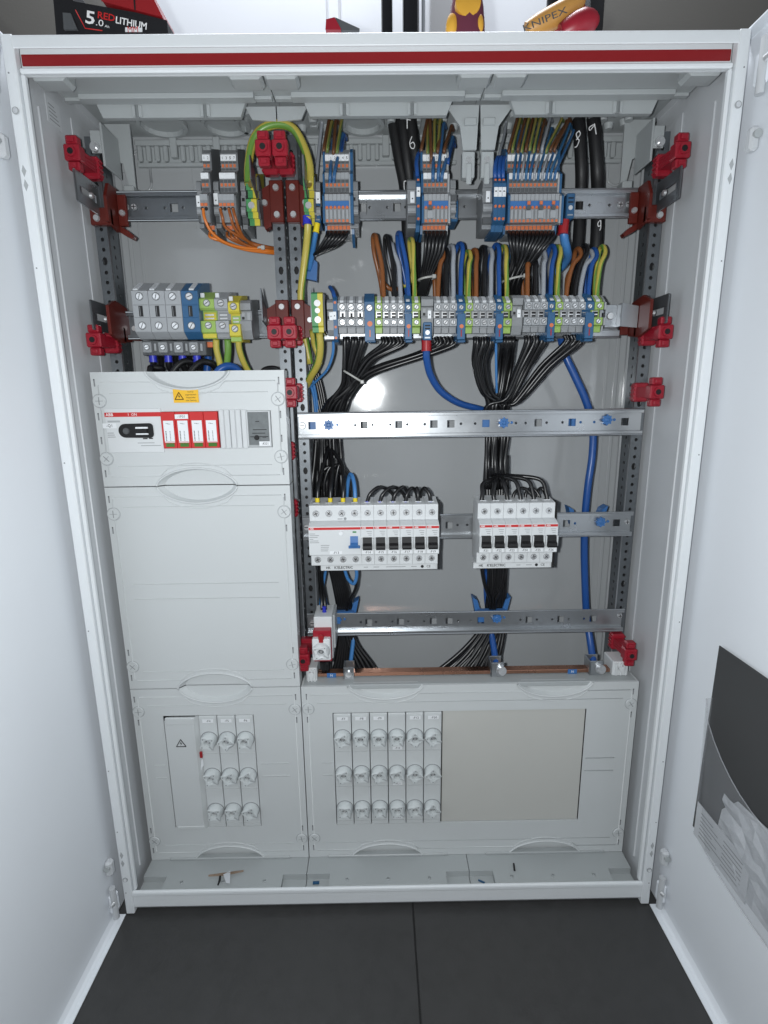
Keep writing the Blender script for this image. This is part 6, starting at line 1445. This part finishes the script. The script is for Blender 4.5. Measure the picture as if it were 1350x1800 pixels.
for px, r, lb in ((575, 2.4, 'left'), (597, 3, 'right'), (744, 3.5, 'far')):
    Y = 580; c = at(px, 20, Y); T = thing('white_rod', 'slim white rod behind the cabinet, ' + {'left': 'left of the red tool end', 'right': 'right of the red tool end', 'far': 'beside the black tubes'}[lb], 'rod', (c.x, Y, TZ), 'white rods behind the cabinet'); t = MB(); t.cyl((c.x, Y, TZ), 'z', r, 1700, WB if lb != 'far' else WGREY, 12); t.build('rod', T)
# ================================================================== document pocket on the right door
XD = 404.6
def D(px, py, off=0.0): return atX(px, py, XD-off)
PCL = bpy.data.materials.new('clear_pocket_plastic'); PCL.use_nodes = True; b = PCL.node_tree.nodes['Principled BSDF']
b.inputs['Base Color'].default_value = (0.62, 0.64, 0.68, 1); b.inputs['Roughness'].default_value = 0.16; b.inputs['Alpha'].default_value = 0.22; b.inputs['IOR'].default_value = 1.5
p_tl, p_bl, p_br = D(1240, 1228, 14), D(1199, 1448, 14), D(1375, 1660, 14)
T = thing('document_pocket', 'clear plastic document pocket on the inside of the right door', 'document pocket', (XD, p_bl.y, p_bl.z))
ya, yb = p_tl.y, -330.0; zb_ = p_bl.z; zt_ = p_tl.z
t = MB(); n = 14; V = []
for i in range(n+1):
    f = i/n; y = ya + (yb-ya)*f; dip = 60*math.sin(math.pi*min(1, f*1.0))**0.8
    bulge = 7 + 16*math.sin(math.pi*min(1, max(0, f)))**0.5
    V.append((XD-bulge-6, y, zt_-dip)); V.append((XD-bulge-2, y, zt_-dip-60)); V.append((XD-max(6, bulge-6), y, zb_ - 0*f))
t.add(V, [(3*i+k, 3*i+k+1, 3*i+4+k, 3*i+3+k) for i in range(n) for k in (0, 1)], PCL, True)
t.build('front_sheet', T)
t = MB(); t.add([(XD-0.4, ya, zt_+2), (XD-13, ya, zt_), (XD-6, ya, zb_), (XD-0.4, ya, zb_)], [(0, 1, 2, 3)], PCL); t.build('side_gusset', T)
t = MB(); t.tube([Vector(V[3*i]) for i in range(n+1)], 0.7, PCL, 6); t.build('top_hem', T)
t = MB(); t.tube([Vector(V[3*i+2]) for i in range(n+1)], 0.9, PCL, 6); t.build('bottom_seam', T)
FOLD = mat('dark_grey_folder', (0.055, 0.056, 0.058), 0.55, var=0.06, scale=8)
f1, f2 = D(1266, 1136, 5), D(1252, 1340, 5)
T = thing('folder', 'dark grey folder standing in the document pocket', 'folder', (XD-5, f1.y, zb_+4))
t = MB(); t.add([], [], FOLD); t.prism([(f1.y+2, f1.z), (-330, f1.z+6), (-330, zb_+4), (f1.y+6, zb_+4)], 'x', XD-5, XD-4, FOLD); t.build('cover_sheet', T, 0.6)
PAPER = mat('leaflet_paper', (0.56, 0.58, 0.61), 0.7, var=0.12, scale=60)
PAPERP = mat('leaflet_print', (0.55, 0.57, 0.60), 0.7, var=0.45, scale=90)
def leaflet(name, label, c, m, off, lines):
    T = thing(name, label, 'leaflet', (XD-off, c[0][0], zb_+3), 'leaflets in the pocket')
    t = MB(); t.prism(c, 'x', XD-off-0.8, XD-off, m); sh = t.build('sheet', T)
    if lines:
        t = MB(); y0, y1 = c[0][0], c[1][0]
        for k in range(lines):
            z = c[0][1] - 8 - k*5.5; sl = (c[1][1]-c[0][1])/(y1-y0) if y1 != y0 else 0
            for s_, e_ in ((0.1, 0.35 + 0.1*(k % 3)), (0.55, 0.9)):
                if z < zb_+6: continue
                ys_, ye_ = y0+(y1-y0)*s_, y0+(y1-y0)*e_
                t.add([(XD-off-0.95, ys_, z+sl*(ys_-y0)), (XD-off-0.95, ye_, z+sl*(ye_-y0)), (XD-off-0.95, ye_, z+sl*(ye_-y0)-1.6), (XD-off-0.95, ys_, z+sl*(ys_-y0)-1.6)], [(0, 1, 2, 3)], INKG)
        tag(t.build('fine_print', sh), kind='stuff')
a, b_ = D(1229, 1409, 9), D(1323, 1510, 9)
leaflet('printed_sheet', 'folded white printed sheet at the hinge side of the pocket', [(a.y, a.z), (b_.y, a.z+2), (b_.y-1, zb_+3), (a.y, zb_+3)], PAPER, 10, 9)
a2, b2 = D(1297, 1409, 7), D(1345, 1450, 7)
rc = random.Random(5); T = thing('crumpled_paper', 'crumpled white paper in the middle of the document pocket', 'paper', (XD-8, a2.y-40, zb_+3), 'leaflets in the pocket')
t = MB(); NN = 9; V = []
for i in range(NN+1):
    for j in range(NN+1):
        V.append((XD-7.5-rc.uniform(0, 5), a2.y+16-i*13 + rc.uniform(-3, 3), a2.z-4+i*1.5-j*(a2.z-zb_-6)/NN + rc.uniform(-3, 3)*(0 < j < NN)))
t.add(V, [(i*(NN+1)+j, i*(NN+1)+j+1, (i+1)*(NN+1)+j+1, (i+1)*(NN+1)+j) for i in range(NN) for j in range(NN)], mat('white_paper', (0.50, 0.52, 0.55), 0.6, var=0.25, scale=120)); t.build('sheet', T)
leaflet('printed_sheet', 'pale printed sheet at the back of the pocket', [(a2.y+22, a2.z-30), (a2.y, a2.z), (b2.y-60, a2.z+14), (b2.y-60, zb_+3), (a2.y+30, zb_+3)], PAPERP, 6.5, 0)
# ================================================================== scraps on the cabinet floor
WOOD = mat('wood_splinter', (0.26, 0.19, 0.14), 0.7, var=0.2, scale=200)
t = MB(); a, m_, b_ = atZ(366, 1540, 3), atZ(395, 1539, 3), atZ(428, 1532, 3)
T = thing('wood_splinter', 'broken light wood splinter on the cabinet floor', 'splinter', (m_.x, m_.y, 1.4))
t.add([a+Vector((0, 0, -1)), m_+Vector((0, 2.5, -1)), b_+Vector((0, 1.5, 0)), b_+Vector((0, -.5, 0)), m_+Vector((0, -1.5, 1)), a+Vector((0, 1.5, 1)), m_+Vector((0, 2, 2)), b_+Vector((0, 1, 2))], [(0, 4, 3, 2, 1), (5, 6, 7), (0, 5, 7, 3, 4), (0, 1, 6, 5), (1, 2, 7, 6), (2, 3, 7)], WOOD); t.build('sliver', T)
t = MB(); e = atZ(398, 1549, 4); t.add([m_+Vector((-2, 0, 2)), b_+Vector((-20, 0, 2)), e+Vector((0, -2, -1)), e+Vector((6, -3, -1))], [(0, 1, 3, 2)], PAPER); t.build('torn_flake', T)
t = MB(); t.tube([atZ(387, 1540, 6), atZ(386, 1548, 5), atZ(383, 1556, 3)], [1.6, 1.8, 1.0], BLACKP, 6); t.build('black_bit', label='small black wire bit on the cabinet floor beside the splinter', cat='scrap', loc=atZ(386, 1548, 3))
t = MB(); t.tube([atZ(903, 1518, 3), atZ(904.5, 1530, 3)], 1.5, BLACKP, 8); t.build('black_bit', label='short black wire end on the cabinet floor at the right', cat='scrap', loc=atZ(904, 1525, 2))
t = MB(); t.tube([atZ(550, 1552, -7.8), atZ(561, 1551.5, -7.8)], 2.2, TBLUE, 8); t.build('blue_bit', label='short thick blue wire end on the cabinet floor left of centre', cat='scrap', loc=atZ(555, 1552, -10))
t = MB(); t.tube([atZ(841, 1547, -8.6), atZ(852, 1552, -8.6)], 1.3, TBLUE, 8); t.build('blue_bit', label='thin blue wire end on the cabinet floor right of centre', cat='scrap', loc=atZ(846, 1550, -10))
